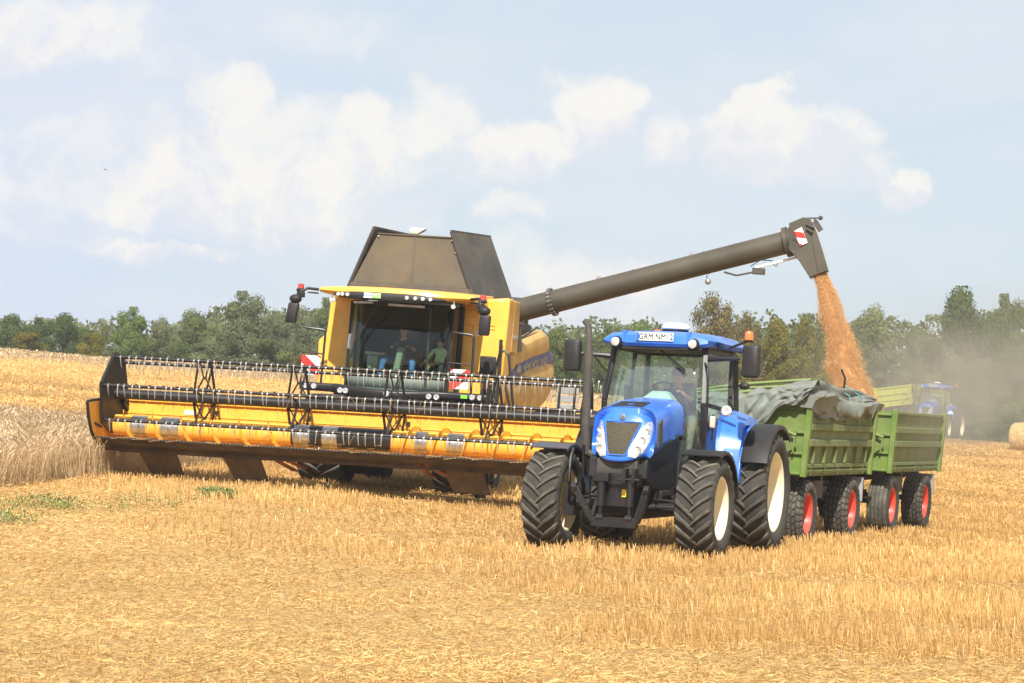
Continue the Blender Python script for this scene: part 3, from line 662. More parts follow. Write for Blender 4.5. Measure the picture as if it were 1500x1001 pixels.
# ------------------------------------------------------------------ tractor
def arc_fender(b, cy, cz, r, a0, a1, x0, x1, t=.03, n=14, lip=.05, mi=0, flat=0):
    """curved mudguard plate around a wheel; angles from the front (-y) going up"""
    rings = []
    for i in range(n + 1):
        a = R(a0 + (a1 - a0) * i / n); c, s = math.cos(a), math.sin(a)
        P = lambda x, q: (x, cy - c * q, cz + s * q)
        rings.append([P(x0, r - lip), P(x0, r - .012), P(x0 + .03, r), P(x1 - .04, r), P(x1, r - .015), P(x1, r - lip), P(x1 - t * .6, r - lip), P(x1 - t, r - t), P(x0 + t, r - t), P(x0 + t * .6, r - lip)])
    b.loft(rings, mi)
def make_tractor(m4, steer=0):
    T_ = empty('tractor', m4)
    # --- chassis, engine block, axle
    b = MB(); b.bb((-.27, -.75, .62), (.27, 3.3, 1.22)); b.bb((-.33, -.2, 1.0), (.33, 1.0, 1.45)); b.bb((-.45, 2.3, .55), (.45, 3.4, 1.5)); b.bb((-.52, 1.15, .95), (.52, 2.6, 1.24))
    for s in (-1, 1):
        b.tube([(s * .3, 2.9, .96), (s * 1.05, 2.9, .96)], .16, 12)
        b.bb((s * .30, .1, 1.20), (s * .40, .85, 1.52)); b.box((s * .36, .35, .95), (.16, 1.0, .34))
    for x, y, z, r in ((-.38, .1, .92, .09), (.42, .2, .9, .08), (-.36, -.35, 1.1, .06), (.40, .75, .8, .1)): b.tube([(x, y - .2, z), (x, y + .3, z)], r, 10)
    b.build('chassis', M['black'], T_, .012)
    b = MB(); b.tube([(-.95, 0, .72), (-.3, 0, .66), (0, 0, .64), (.3, 0, .66), (.95, 0, .72)], [.085, .12, .15, .12, .085], 10)
    for s in (-1, 1):
        b.box((s * .93, 0, .74), (.16, .3, .42)); b.tube([(s * .12, -.17, .72), (s * .8, -.19, .74)], .032, 8); b.tube([(s * .12, -.17, .72), (s * .45, -.18, .73)], .05, 8)
        b.tube([(s * .2, -.1, .82), (s * .55, -.2, .84), (s * .9, -.12, .8)], .018, 6)
    b.build('front_axle', M['black'], T_, .008)
    # --- hood: rings resampled by angle from 2-D outlines, nose mask to windscreen
    def resamp(poly, n=44, cz=1.78):
        out = []
        for k in range(n):
            a = 2 * PI * (k + .5) / n; dx, dz = math.cos(a), math.sin(a); best = 0
            for i in range(len(poly)):
                (x0, z0), (x1, z1) = poly[i], poly[(i + 1) % len(poly)]; ex, ez = x1 - x0, z1 - z0
                den = dx * ez - dz * ex
                if abs(den) < 1e-9: continue
                t = (x0 * ez - (z0 - cz) * ex) / den; u = (x0 * dz - (z0 - cz) * dx) / den
                if t > 0 and -1e-6 <= u <= 1 + 1e-6: best = max(best, t)
            out.append((dx * best, cz + dz * best))
        return out
    def sym(pts): return pts + [(-x, z) for x, z in reversed(pts) if abs(x) > 1e-6]
    XO = .05
    def NP(x, z, off=0.0): return (x + XO, -.98 + .55 * max(0, z - 1.5) ** 1.35 + .75 * x * x + .9 * abs(x) ** 4 * 4 - off, z)
    MASK = sym([(0, 2.115), (.20, 2.11), (.32, 2.085), (.395, 2.03), (.44, 1.90), (.45, 1.78), (.425, 1.62), (.36, 1.50), (.24, 1.42), (.12, 1.39), (0, 1.385)])
    def sec(hw, zt, zb): return sym([(0, zt + .035), (hw * .45, zt + .025), (hw * .75, zt), (hw * .90, zt - .045), (hw * .985, zt - .13), (hw, zt - .25), (hw, zb + .15), (hw * .985, zb), (0, zb)])
    b = MB(); mk = resamp(MASK); rings = []
    for sc, of in ((.80, .0), (.92, .0), (.975, -.005), (1.0, -.03)): rings.append([NP(x * sc, 1.78 + (z - 1.78) * sc, of) for x, z in mk])
    def yt(y, hw, zt, zb, sl=.0): return [(x + XO * max(0, 1 - max(0, y) / .9), y + sl * (zt - z), z) for x, z in resamp(sec(hw, zt, zb))]
    rings += [yt(-.62, .478, 2.165, 1.46, -.12), yt(-.35, .487, 2.215, 1.56, -.04), yt(0, .495, 2.265, 1.64), yt(.45, .50, 2.31, 1.72), yt(.96, .505, 2.335, 1.80)]
    b.loft(rings); hood = b.build('hood', M['blue'], T_, .0, angle=60)
    b = MB(); rr_ = [Vector(p) for p in rings[4]]; cc = Vector((XO, -.6, 1.78)); b.tube([cc + (p - cc) * 1.001 for p in rr_[:22]], .005, 4); b.build('hood_seam', M['ink'], hood)
    def face(poly, off, name, m, par, t=.02, bev=.0):
        b = MB(); n = len(poly); cxm = sum(p[0] for p in poly) / n; czm = sum(p[1] for p in poly) / n; outer = []
        for i in range(n):
            (x0, z0), (x1, z1) = poly[i], poly[(i + 1) % n]
            for k in range(5): f = k / 5; outer.append((x0 + (x1 - x0) * f, z0 + (z1 - z0) * f))
        rings = [[NP(cxm + (x - cxm) * sc, czm + (z - czm) * sc, off) for x, z in outer] for sc in (1, .75, .5, .25, .02)]
        b.loft([[NP(x, z, off - t) for x, z in outer]] + rings, 0, cap=True); return b.build(name, m, par, angle=50)
    gr = face([(-.265, 1.965), (.265, 1.965), (.125, 1.505), (.07, 1.475), (-.07, 1.475), (-.125, 1.505)], .012, 'grille', M['grille'], T_)
    b = MB()
    for q in ((-.28, 1.98, .28, 1.98), (-.28, 1.98, -.13, 1.49), (.28, 1.98, .13, 1.49), (-.13, 1.49, .13, 1.49)): b.tube([NP(q[0], q[1], .008), NP((q[0] + q[2]) / 2, (q[1] + q[3]) / 2, .008), NP(q[2], q[3], .008)], .011, 6)
    b.build('grille_frame', M['blue'], gr)
    for s in (-1, 1):
        hl = face([(s * .405, 1.995), (s * .35, 1.985), (s * .25, 1.80), (s * .165, 1.55), (s * .175, 1.47), (s * .27, 1.455), (s * .365, 1.55), (s * .415, 1.70), (s * .425, 1.88)], .012, 'headlight', M['lamp'], T_)
        for x, z, r in ((s * .362, 1.85, .040), (s * .325, 1.72, .050), (s * .285, 1.57, .060)):
            b = MB(); c = NP(x, z, .014); b.lathe([(c[1] + .02, r), (c[1] - .012, r), (c[1] - .012, r * .9), (c[1] + .01, r * .55), (c[1] + .004, 0)], (x + XO, 0, z), 'y', 18); b.build('reflector', M['chrome'], hl)
    c = NP(0, 2.045, .0); b = MB(); b.lathe([(c[1] + .01, .046), (c[1] - .012, .044), (c[1] - .016, .03), (c[1] - .016, 0)], (XO, 0, 2.045), 'y', 20)
    for k in range(5): b.tube([(XO, c[1] - .02, 2.02), (XO + (k - 2) * .014, c[1] - .022, 2.062 - abs(k - 2) * .006)], .003, 4)
    b.build('hood_badge', M['steel'], T_)
    b = MB(); b.loft([[(-.24 + XO, -.55, 2.213), (.24 + XO, -.55, 2.213), (.24 + XO, -.55, 2.15), (-.24 + XO, -.55, 2.15)], [(-.22 + XO, -.12, 2.287), (.22 + XO, -.12, 2.287), (.22 + XO, -.12, 2.23), (-.22 + XO, -.12, 2.23)]]); b.build('hood_screen', M['blackm'], T_)
    for s in (-1, 1):
        b = MB(); b.prism([(-.52, 1.62), (-.50, 1.97), (-.34, 2.04), (-.32, 1.70)], 'x', s * .455 + XO, s * .502 + XO); b.build('side_grille', M['grille'], T_)
        b = MB(); b.prism([(-.72, 1.44), (-.3, 1.58), (.95, 1.84), (.95, 1.1), (.2, .95), (-.4, 1.0), (-.75, 1.15)], 'x', s * .30, s * .45); b.build('lower_side_panel', M['black'], T_, .02)
        b = MB(); b.prism([(.15, 1.86), (.55, 1.93), (.55, 2.03), (.15, 1.98)], 'x', s * .50, s * .508); b.build('hood_sticker', M['letter'], T_)
    b = MB(); b.prism([(-.86, 1.42), (-.5, 1.5), (-.4, 1.05), (-.75, 1.0), (-.86, 1.2)], 'x', -.29, .33); b.build('nose_underside', M['greybrown'], T_, .02)
    # --- front hitch
    b = MB(); b.bb((-.30, -1.28, 1.06), (.30, -1.05, 1.22)); b.bb((-.22, -1.22, .74), (.22, -1.1, 1.08)); b.box((-.22, -1.33, 1.16), (.24, .16, .12)); b.box((.14, -1.34, 1.2), (.05, .2, .2)); b.box((.28, -1.34, 1.2), (.05, .2, .2))
    b.tube([(.04, -1.38, 1.14), (.36, -1.38, 1.14)], .018, 8); b.tube([(.14, -1.39, 1.36), (.28, -1.39, 1.36), (.28, -1.39, 1.30), (.14, -1.39, 1.30), (.14, -1.39, 1.36)], .011, 6)
    b.bb((-.34, -1.40, .44), (.34, -1.28, .58)); b.prism([(-1.34, .50), (-1.0, .85), (-1.0, 1.0), (-1.4, .6)], 'x', -.36, -.31); b.prism([(-1.34, .50), (-1.0, .85), (-1.0, 1.0), (-1.4, .6)], 'x', .31, .36)
    hh = b.build('front_hitch', M['blackm'], T_, .008); hh.location = (.10, .24, 0)
    for s in (-1, 1):
        b = MB(); b.tube([(s * .22, -1.33, 1.10), (s * .22, -1.35, .74)], .06, 14); b.tube([(s * .22, -1.35, .74), (s * .22, -1.36, .58)], .03, 10); b.tube([(s * .17, -1.36, .57), (s * .27, -1.36, .57)], .055, 10); b.build('hydraulic_cylinder', M['blackm'], hh)
        b = MB(); b.bar((s * .34, -1.36, .53), (s * .44, -1.42, .72), .07, .09); b.bar((s * .44, -1.42, .72), (s * (.60 if s < 0 else .50), -1.44, 1.0), .06, .09); b.tube([(s * .56 if s < 0 else s * .46, -1.44, 1.0), (s * .64 if s < 0 else s * .54, -1.44, 1.0)], .07, 10); b.build('lift_arm', M['blackm'], hh, .006)
    b = MB(); b.bb((.06, -1.235, .88), (.15, -1.222, .99)); b.build('warning_sticker', M['yel'], hh)
    # --- wheels
    for s in (-1, 1):
        wk = empty('front_wheel', parent=T_); wk.location = (s * 1.19 - .04, 0, .755); wk.rotation_euler = (R(11), 0, R(steer))
        lug_tyre('tyre', .755, .60, .45, 22, .05, wk, (0, 0, 0), s); rim('rim', .45, .60, M['cream'], wk, (0, 0, 0), s, .95)
        wk = empty('rear_wheel', parent=T_); wk.location = (s * 1.24, 2.9, .955)
        lug_tyre('tyre', .955, .70, .615, 24, .055, wk, (0, 0, 0), s); rim('rim', .615, .70, M['cream'], wk, (0, 0, 0), s, 1.05, 10)
        b = MB(); arc_fender(b, 0, .755, .86, 66, 172, s * 1.19 - .33, s * 1.19 + .27, .02, 16, .06)
        ff = b.build('front_mudguard', M['dkblue'] if s < 0 else M['black'], T_, angle=50)
        b = MB(); x = s * .84; b.tube([(s * .7, .05, .80), (x, -.30, .85), (x, -.46, 1.05), (x, -.42, 1.40), (x, -.30, 1.54)], .026, 8); b.tube([(x, .2, 1.1), (x, .18, 1.6)], .026, 8); b.build('mudguard_stay', M['blackm'], ff)
        b = MB(); arc_fender(b, 2.9, .955, 1.07, 8, 130, s * .80 if s > 0 else -1.18, s * 1.18 if s > 0 else -.80, .03, 18, .16)
        b.loft([[(s * .80, 1.80, 1.25), (s * 1.17, 1.83, 1.2), (s * 1.17, 1.90, 1.6), (s * .82, 1.88, 1.6)], [(s * .78, 1.86, 1.75), (s * 1.17, 1.98, 1.7), (s * 1.17, 2.05, 1.85), (s * .78, 1.95, 1.9)],
                [(s * .76, 2.05, 2.08), (s * 1.15, 2.2, 2.0), (s * 1.16, 2.3, 2.0), (s * .76, 2.2, 2.15)], [(s * .76, 2.5, 2.26), (s * 1.12, 2.6, 2.15), (s * 1.14, 2.7, 2.0), (s * .76, 2.7, 2.1)], [(s * .76, 3.2, 2.24), (s * 1.1, 3.2, 2.12), (s * 1.12, 3.2, 1.95), (s * .76, 3.2, 1.95)]])
        rf = b.build('rear_mudguard', M['blue'], T_, .01, angle=50)
        b = MB(); arc_fender(b, 2.9, .955, 1.085, 26, 128, s * 1.17 if s > 0 else -1.60, s * 1.60 if s > 0 else -1.17, .03, 18, .07); b.build('mudguard_extension', M['black'], rf, angle=50)
        if s > 0:
            b = MB()
            for q, (x, z) in enumerate(((.88, 1.50), (.94, 1.53), (1.0, 1.50), (1.05, 1.54), (.93, 1.44), (1.0, 1.42))): b.box((x, 1.828, z), (.045, .01, .035), Matrix.Rotation(R(20 * q), 3, 'Y'))
            b.build('sticker', M['white'], rf)
    # --- exhaust
    b = MB(); b.tube([(-.93, .55, 1.45), (-.93, .55, 1.75), (-.945, .55, 1.8), (-.95, .55, 3.02)], [.07, .07, .068, .068], 16); b.tube([(-.95, .55, 3.02), (-.95, .55, 3.18), (-.96, .56, 3.32), (-1.0, .62, 3.44), (-1.06, .70, 3.50)], [.052, .052, .05, .05, .056], 14, cap=False)
    b.tube([(-.93, .55, 1.5), (-.7, .55, 1.4), (-.4, .5, 1.4)], .05, 8); b.build('exhaust_pipe', M['greybrown'], T_)
    # --- cab
    b = MB()
    A1, A0 = .735, .80   # half width of the windscreen, top and bottom
    post = lambda p, q, r=.035: b.bar(p, q, r * 2, r * 1.6)
    for s in (-1, 1):
        post((s * A1, 1.22, 3.16), (s * A0, .98, 2.30), .04); post((s * A0, .98, 2.30), (s * A0, 1.08, 1.35), .04)
        post((s * .80, 2.55, 3.16), (s * .86, 2.40, 2.1), .032); post((s * .86, 2.40, 2.1), (s * .84, 2.15, 1.4), .032); post((s * .74, 3.05, 3.12), (s * .78, 3.1, 2.0), .045)
        b.bar((s * .80, 1.08, 1.38), (s * .84, 2.15, 1.42), .06, .08); b.bar((s * A1, 1.22, 3.14), (s * .80, 2.55, 3.14), .07, .08); b.bar((s * .80, 2.55, 3.12), (s * .74, 3.05, 3.12), .07, .08)
    b.bar((-.76, 1.22, 3.15), (.76, 1.22, 3.15), .09, .07); b.bar((-.74, 3.05, 3.12), (.74, 3.05, 3.12), .08, .08); b.bb((-.78, 1.0, 1.2), (.78, 3.1, 1.32)); b.bb((-.78, 2.95, 1.3), (.78, 3.08, 2.05))
    for s in (-1, 1): b.bb((s * .38, .97, 1.3), (s * .80, 1.06, 1.42))
    b.build('cab_frame', M['blackm'], T_, .008)
    b = MB(); g = .012
    b.loft([[(x * f, 1.0 - .0 + .02 * x * x - .04 * (1 - x * x) + (z - 2.3) * .26 * (z > 2.3), z) for x in np.linspace(-1, 1, 9)] for f, z in ((.78, 1.42), (.785, 2.0), (.78, 2.3), (.75, 2.7), (.715, 3.11))], cap=False, close=False)
    so_ = b.build('windscreen', M['glass_t'], T_); sm = so_.modifiers.new('thick', 'SOLIDIFY'); sm.thickness = .006
    b = MB()
    for s in (-1, 1):
        b2 = MB(); b2.quad((s * .815, 1.14, 1.44), (s * .85, 2.16, 1.46), (s * .81, 2.52, 3.08), (s * .75, 1.26, 3.08), .006); b2.build('door_glass', M['glass_s'], T_)
        b2 = MB(); b2.quad((s * .86, 2.47, 2.16), (s * .79, 3.05, 2.12), (s * .745, 3.02, 3.06), (s * .80, 2.60, 3.08), .006); b2.build('rear_side_glass', M['glass_s'], T_)
        b2 = MB(); b2.bar((s * .87, 1.22, 1.95), (s * .87, 1.36, 1.95), .03, .05); b2.bar((s * .88, 1.28, 1.75), (s * .88, 1.28, 2.15), .025, .03); b2.build('door_handle', M['blackm'], T_)
    b2 = MB(); b2.quad((-.7, 3.06, 2.08), (.7, 3.06, 2.08), (.68, 3.04, 3.06), (-.68, 3.04, 3.06), .006); b2.build('rear_window', M['glass_s'], T_)
    # roof
    b = MB(); def_r = []
    for x in np.linspace(-.88, .95, 15):
        a = abs(x) / .93; y0 = .93 + .14 * a ** 3; y1 = 3.25 - .1 * a ** 3; zt = 3.41 - .05 * a ** 2 - .10 * max(0, a - .85) / .15; zb = 3.16 - .0 * a + .05 * max(0, a - .8) / .2
        def_r.append([(x, y0 + .03, zb), (x, y0 - .02, zb + .05), (x, y0, zt - .07), (x, y0 + .10, zt - .015), (x, y0 + .5, zt + .015), (x, y1 - .4, zt + .01), (x, y1 - .06, zt - .03), (x, y1, zt - .10), (x, y1 - .02, zb)])
    b.loft(def_r); 
    for s in (-1, 1): b.loft([[(s * .52 - .02, .92, 3.22), (s * .52 + .02, .92, 3.22), (s * .52 + .02, .94, 3.40), (s * .52 - .02, .94, 3.40)], [(s * .5 - .02, 3.0, 3.3), (s * .5 + .02, 3.0, 3.3), (s * .5 + .02, 3.0, 3.432), (s * .5 - .02, 3.0, 3.432)]])
    rf = b.build('roof', M['blue'], T_, .012, angle=40)
    b = MB(); b.bb((-.72, .98, 3.12), (.72, 2.9, 3.17)); b.build('roof_lining', M['black'], T_)
    for s in (-1, 1):
        b = MB(); b.lathe([(.83, .0), (.83, .068), (.85, .082), (.93, .09), (1.0, .05), (1.0, 0)], (s * .62, 0, 3.215), 'y', 20); wl = b.build('work_lamp', M['black'], rf)
        b = MB(); b.lathe([(.822, .0), (.822, .055), (.832, .07)], (s * .62, 0, 3.215), 'y', 20); b.build('work_lamp_glass', M['lamp'], rf)
    b = MB(); b.bb((-.30, .885, 3.245), (.30, .90, 3.375)); npz = b.build('number_plate', M['plate'], T_, .004); npz.rotation_euler = (0, 0, 0)
    b = MB(); b.bb((-.295, .879, 3.25), (-.25, .884, 3.37)); b.build('plate_band', M['eublue'], npz)
    text('GRM.NM12', .128, M['ink'], npz, facing_front(.022, .879, 3.308), 'plate_lettering', .003, -.0002, .85, 1.05)
    b = MB(); b.lathe([(3.40, .12), (3.44, .21), (3.46, .21)], (.10, 1.7, 0), 'z', 24); b.lathe([(3.46, .20), (3.475, .225), (3.50, .23), (3.55, .18), (3.57, .1), (3.572, 0)], (.10, 1.7, 0), 'z', 28, 1); b.build('antenna_dome', [M['black'], M['white']], T_)
    for x, y, hh_ in ((1.33, 1.55, .17), (-.55, 2.9, .1)):
        b = MB(); b.lathe([(0, .05), (.03, .06), (.035, .05)], (x, y, 3.30 if x > 0 else 3.40), 'z', 16); b.lathe([(.03, .068), (hh_ * .85, .062), (hh_, .045), (hh_, 0)], (x, y, 3.30 if x > 0 else 3.40), 'z', 20, 1)
        if x > 0: b.tube([(x, y, 3.32), (1.0, y + .1, 3.2)], .02, 6)
        b.build('beacon', [M['black'], M['orange']], T_)
    # mirrors
    for s in (-1, 1):
        b = MB(); b.tube([(s * .78, 1.2, 3.0), (s * 1.25, 1.1, 3.02), (s * 1.32, 1.08, 3.02)], [.045, .03, .018], 8); b.tube([(s * .82, 1.12, 2.75), (s * .98, 1.0, 2.95), (s * 1.0, .99, 3.0)], .012, 6) if s < 0 else None
        ma = b.build('mirror_arm', M['blackm'], T_)
        b = MB(); b.loft([[((1.50 if s > 0 else -1.38) + a * .13 * k, 1.05 + dy, 2.985 + c * .245 * k2) for a, c in ((-1, -.82), (-.8, -1), (.8, -1), (1, -.82), (1, .85), (.8, 1), (-.8, 1), (-1, .85))] for dy, k, k2 in ((-.05, .8, .9), (-.03, 1, 1), (.06, 1.04, 1.02), (.07, .9, .95))])
        b.build('mirror_housing', M['black'], ma, .008)
    b = MB(); b.sph((1.2, 1.9, 2.62), (.09, .05, .06)); b.tube([(.86, 2.2, 2.6), (1.15, 1.95, 2.62)], .012, 6); b.build('side_knob_mirror', M['black'], T_)
    # marker lamps on stalks, work lamp on the handrail
    b = MB(); b.bar((-.78, 1.0, 2.0), (-1.0, .95, 2.0), .02, .02); b.build('lamp_stalk', M['blackm'], T_); b = MB(); b.box((-1.06, .95, 2.02), (.08, .07, .17)); b.build('marker_lamp', M['pinklamp'], T_, .02)
    b = MB(); b.bar((.80, 1.0, 2.02), (.96, .92, 2.02), .02, .02); b.build('lamp_stalk', M['blackm'], T_); b = MB(); b.box((.97, .92, 2.03), (.09, .07, .19)); b.build('marker_lamp', M['pinklamp'], T_, .03)
    b = MB(); b.bar((.82, 1.0, 2.30), (1.12, .92, 2.23), .05, .06); b.tube([(.74, 1.16, 2.95), (.84, .98, 2.85), (.87, .92, 2.7), (.88, .92, 2.3), (.86, .95, 1.6)], .016, 8); b.build('grab_rail', M['blackm'], T_)
    b = MB(); b.lathe([(.88, .0), (.86, .06), (.88, .085), (.95, .07), (.98, 0)], (1.19, 0, 2.21), 'y', 20); sl_ = b.build('side_work_lamp', M['lamp'], T_)
    # wiper
    b = MB(); b.bar((.02, 1.17, 3.12), (.46, 1.02, 2.82), .02, .025); b.bar((.03, 1.16, 3.11), (.48, .995, 2.80), .008, .03); b.build('wiper', M['ink'], T_)
    # steps and tank at the right-hand side of the picture
    b = MB(); b.bb((.5, 1.1, .55), (.92, 2.0, 1.15)); b.tube([(.98, 1.0, 1.3), (.98, 1.0, .75)], .07, 10); b.tube([(1.0, 1.0, 1.55), (1.0, 1.0, 1.25)], .065, 12)
    for z in (.42, .72): b.bb((.92, 1.1, z), (1.14, 1.5, z + .03))
    for y in (1.1, 1.48): b.bar((1.03, y, .4), (.95, y, 1.2), .03, .03)
    b.build('steps', M['greybrown'], T_, .01)
    # inside the cab
    b = MB(); b.bb((-.25, 2.05, 1.32), (.25, 2.45, 1.75)); b.bb((-.27, 2.0, 1.75), (.27, 2.5, 1.88)); b.loft([[(-.26, 2.5, 1.85), (.26, 2.5, 1.85), (.26, 2.62, 1.85), (-.26, 2.62, 1.85)], [(-.22, 2.62, 2.65), (.22, 2.62, 2.65), (.22, 2.7, 2.65), (-.22, 2.7, 2.65)]]); b.build('seat', M['interior'], T_, .04)
    b = MB(); b.loft([[(.0 + a * .24 * k, 1.30 + c * .16 * k + dy, z) for a, c in ((-1, -1), (1, -1), (1, 1), (-1, 1))] for z, k, dy in ((1.32, .9, 0), (2.2, 1.15, -.05), (2.36, 1.0, 0), (2.48, .55, .08))]); b.build('steering_console', M['palegreen'], T_, .03)
    b = MB(); rings = []
    for k in range(24):
        a = 2 * PI * k / 24; rings.append(Vector((.02 + .2 * math.cos(a), 1.58 + .17 * math.sin(a), 2.52 - .10 * math.sin(a))))
    b.tube(rings + rings[:1], .016, 6); b.tube([(.02, 1.58, 2.52), (.02, 1.45, 2.4)], .03, 8); b.bar(rings[0], rings[12], .03, .01); b.build('steering_wheel', M['ink'], T_)
    b = MB(); b.bb((.32, 2.0, 1.85), (.46, 2.5, 1.95)); b.bb((.34, 1.9, 1.95), (.44, 2.0, 2.15)); b.bb((-.62, 1.4, 2.3), (-.55, 1.7, 2.55)); b.build('armrest', M['interior'], T_, .02)
    return T_
TM = frame((1.75, 33.48, 0.0), 20.0, 2.8)
tractor = make_tractor(TM)
tag(tractor, 'large blue tractor in front of the harvester pulling two green trailers', 'tractor')

# ------------------------------------------------------------------ people
def person(m4, label, joints, regions, hair=True, cap=None, k=1.0, holds=None):
    """joints: name -> (parent, xyz, radius); one skinned body; regions: joint name -> material index"""
    names = list(joints); me = bpy.data.meshes.new('person'); idx = {n: i for i, n in enumerate(names)}
    vs = [joints[n][1] for n in names]; es = [(idx[joints[n][0]], idx[n]) for n in names if joints[n][0]]
    me.from_pydata(vs, es, []); o = bpy.data.objects.new('person', me); COL.objects.link(o)
    sk = o.modifiers.new('skin', 'SKIN'); sk.use_smooth_shade = True; sb = o.modifiers.new('sub', 'SUBSURF'); sb.levels = 2; sb.render_levels = 2
    for i, n in enumerate(names):
        v = me.skin_vertices[0].data[i]; r = joints[n][2]; v.radius = (r, r) if not isinstance(r, tuple) else r; v.use_root = (i == 0)
    dg = bpy.context.evaluated_depsgraph_get(); m2 = bpy.data.meshes.new_from_object(o.evaluated_get(dg)); bpy.data.objects.remove(o)
    mats = [M['skin']] + [M[r] for r in sorted(set(v for v in regions.values() if v))]
    for mm in mats: m2.materials.append(mm)
    segs = [(Vector(joints[joints[n][0]][1]), Vector(joints[n][1]), regions.get(n)) for n in names if joints[n][0]]
    for p in m2.polygons:
        c = p.center; best = None; bd = 1e9
        for a, b_, rg in segs:
            ab = b_ - a; t = max(0, min(1, (c - a).dot(ab) / max(1e-9, ab.length_squared))); d = (c - a - ab * t).length
            if d < bd: bd = d; best = rg
        p.material_index = mats.index(M[best]) if best else 0
    q = bpy.data.objects.new('person', m2); COL.objects.link(q); q.matrix_world = m4
    tag(q, label, 'person')
    hd = Vector(joints['head'][1]); s = k
    # face: nose, eyes, mouth, ears; hair or cap as children
    b = MB(); b.sph(hd + Vector((0, -.108 * s, -.01)), (.014 * s, .02 * s, .024 * s)); b.sph(hd + Vector((0, -.088 * s, -.055 * s)), (.028 * s, .01, .009))
    b.build('nose_and_mouth', M['skin'], q)
    for e in (-1, 1):
        b = MB(); b.sph(hd + Vector((e * .082 * s, .015, -.02)), (.012, .02, .028)); b.build('ear', M['skin'], q)
        b = MB(); b.sph(hd + Vector((e * .033 * s, -.092 * s, .022 * s)), (.012, .008, .008)); b.build('eye', M['ink'], q)
    b = MB(); b.sph(hd + Vector((0, .028, .045)), (.102 * s, .108 * s, .10 * s), 16, 10)
    b.build('hair', M['hair'], q)
    if cap:
        b = MB(); b.sph(hd + Vector((0, .01, .07)), (.108 * s, .12 * s, .085 * s), 16, 8); b.prism([(-.075, -.08), (.075, -.08), (.055, -.17), (-.055, -.17)], 'z', hd.z + .055, hd.z + .068) if False else b.box(hd + Vector((0, -.13, .062)), (.14, .10, .012)); b.build('cap', M[cap], q)
    return q
def hand(J, side, wrist, tip_dir, k=1.0, curl=Vector((0, 0, -1))):
    w = Vector(wrist); d = Vector(tip_dir).normalized(); sd = d.cross(curl).normalized()
    J['palm' + side] = ('wrist' + side, w + d * .055 * k, (.034 * k, .018 * k))
    for i, (o_, L) in enumerate(((-.03, .062), (-.01, .072), (.01, .068), (.028, .052))):
        a = w + d * .075 * k + sd * o_ * k; m_ = a + d * L * .5 * k + curl * .012 * k; e = m_ + (d * .5 + curl * .8) * L * .55 * k
        J['f%d%s' % (i, side)] = ('palm' + side, a, .009 * k); J['g%d%s' % (i, side)] = ('f%d%s' % (i, side), m_, .0085 * k); J['h%d%s' % (i, side)] = ('g%d%s' % (i, side), e, .0075 * k)
    a = w + d * .03 * k + sd * -.035 * k; J['t0' + side] = ('palm' + side, a, .011 * k); J['t1' + side] = ('t0' + side, a + (d * .6 - sd * .6 + curl * .4) * .045 * k, .0095 * k)
def seated(seat, hands, feet, lean=.05, k=1.0, turn=0.0, knee_out=.14):
    """seated driver facing -y; seat = hip point; hands, feet = (right of picture first)"""
    sx_, sy, sz = seat; J = {}
    P = lambda x, y, z: (sx_ + x * k, sy + y * k, sz + z * k)
    J['pelvis'] = (None, P(0, 0, 0), (.16 * k, .12 * k)); J['waist'] = ('pelvis', P(0, -.02, .17), (.145 * k, .105 * k)); J['chest'] = ('waist', P(0, -lean, .37), (.165 * k, .115 * k))
    J['collar'] = ('chest', P(0, -lean - .01, .50), (.12 * k, .085 * k)); J['neck'] = ('collar', P(0, -lean - .03, .58), .052 * k)
    J['chin'] = ('neck', P(.0, -lean - .06, .635), .066 * k); J['head'] = ('chin', P(turn * .0, -lean - .055, .72), (.098 * k, .112 * k)); J['crown'] = ('head', P(0, -lean - .04, .79), .085 * k)
    for s, side in ((1, 'L'), (-1, 'R')):
        hx = Vector(hands[0 if s > 0 else 1]); sh = Vector(P(s * .19, -lean, .47)); J['sh' + side] = ('collar', sh, .066 * k)
        mid = (sh + hx) / 2; el = mid + Vector((s * .10, .06, -.12)) * k; J['elbow' + side] = ('sh' + side, el, .042 * k)
        wr = hx + (el - hx).normalized() * .06 * k; J['wrist' + side] = ('elbow' + side, wr, .027 * k); hand(J, side, wr, hx - wr + Vector((0, -.02, 0)), k)
        hp = Vector(P(s * .10, -.03, -.02)); J['hip' + side] = ('pelvis', hp, .10 * k); ft = Vector(feet[0 if s > 0 else 1])
        kn = Vector((ft.x * .5 + (sx_ + s * (knee_out + .04) * k) * .5 + s * .02, sy - .47 * k, sz + .07 * k)); J['knee' + side] = ('hip' + side, kn, .082 * k)
        J['ankle' + side] = ('knee' + side, ft + Vector((0, .05, .07)) * k, .045 * k); J['toe' + side] = ('ankle' + side, ft + Vector((0, -.13, 0)) * k, .038 * k)
    return J
def regions(J, torso, legs, sleeve=True, shoe='ink'):
    rg = {}
    for n in J:
        if n in ('waist', 'chest', 'collar') or n.startswith('sh'): rg[n] = torso
        elif n.startswith('elbow'): rg[n] = torso if sleeve else (torso if sleeve is None else None)
        elif n.startswith(('hip', 'knee', 'ankle')): rg[n] = legs
        elif n.startswith('toe'): rg[n] = shoe
        else: rg[n] = None
    return rg
J = seated((.12, 2.22, 2.0), ((.24, 1.56, 2.50), (-.12, 1.52, 2.62)), ((.50, 1.25, 1.40), (-.14, 1.35, 1.42)), .26)
person(TM, 'tractor driver in a dark blue top and cap leaning over the steering wheel', J, regions(J, 'engblue', 'shirt_olive', True), cap='engblue')

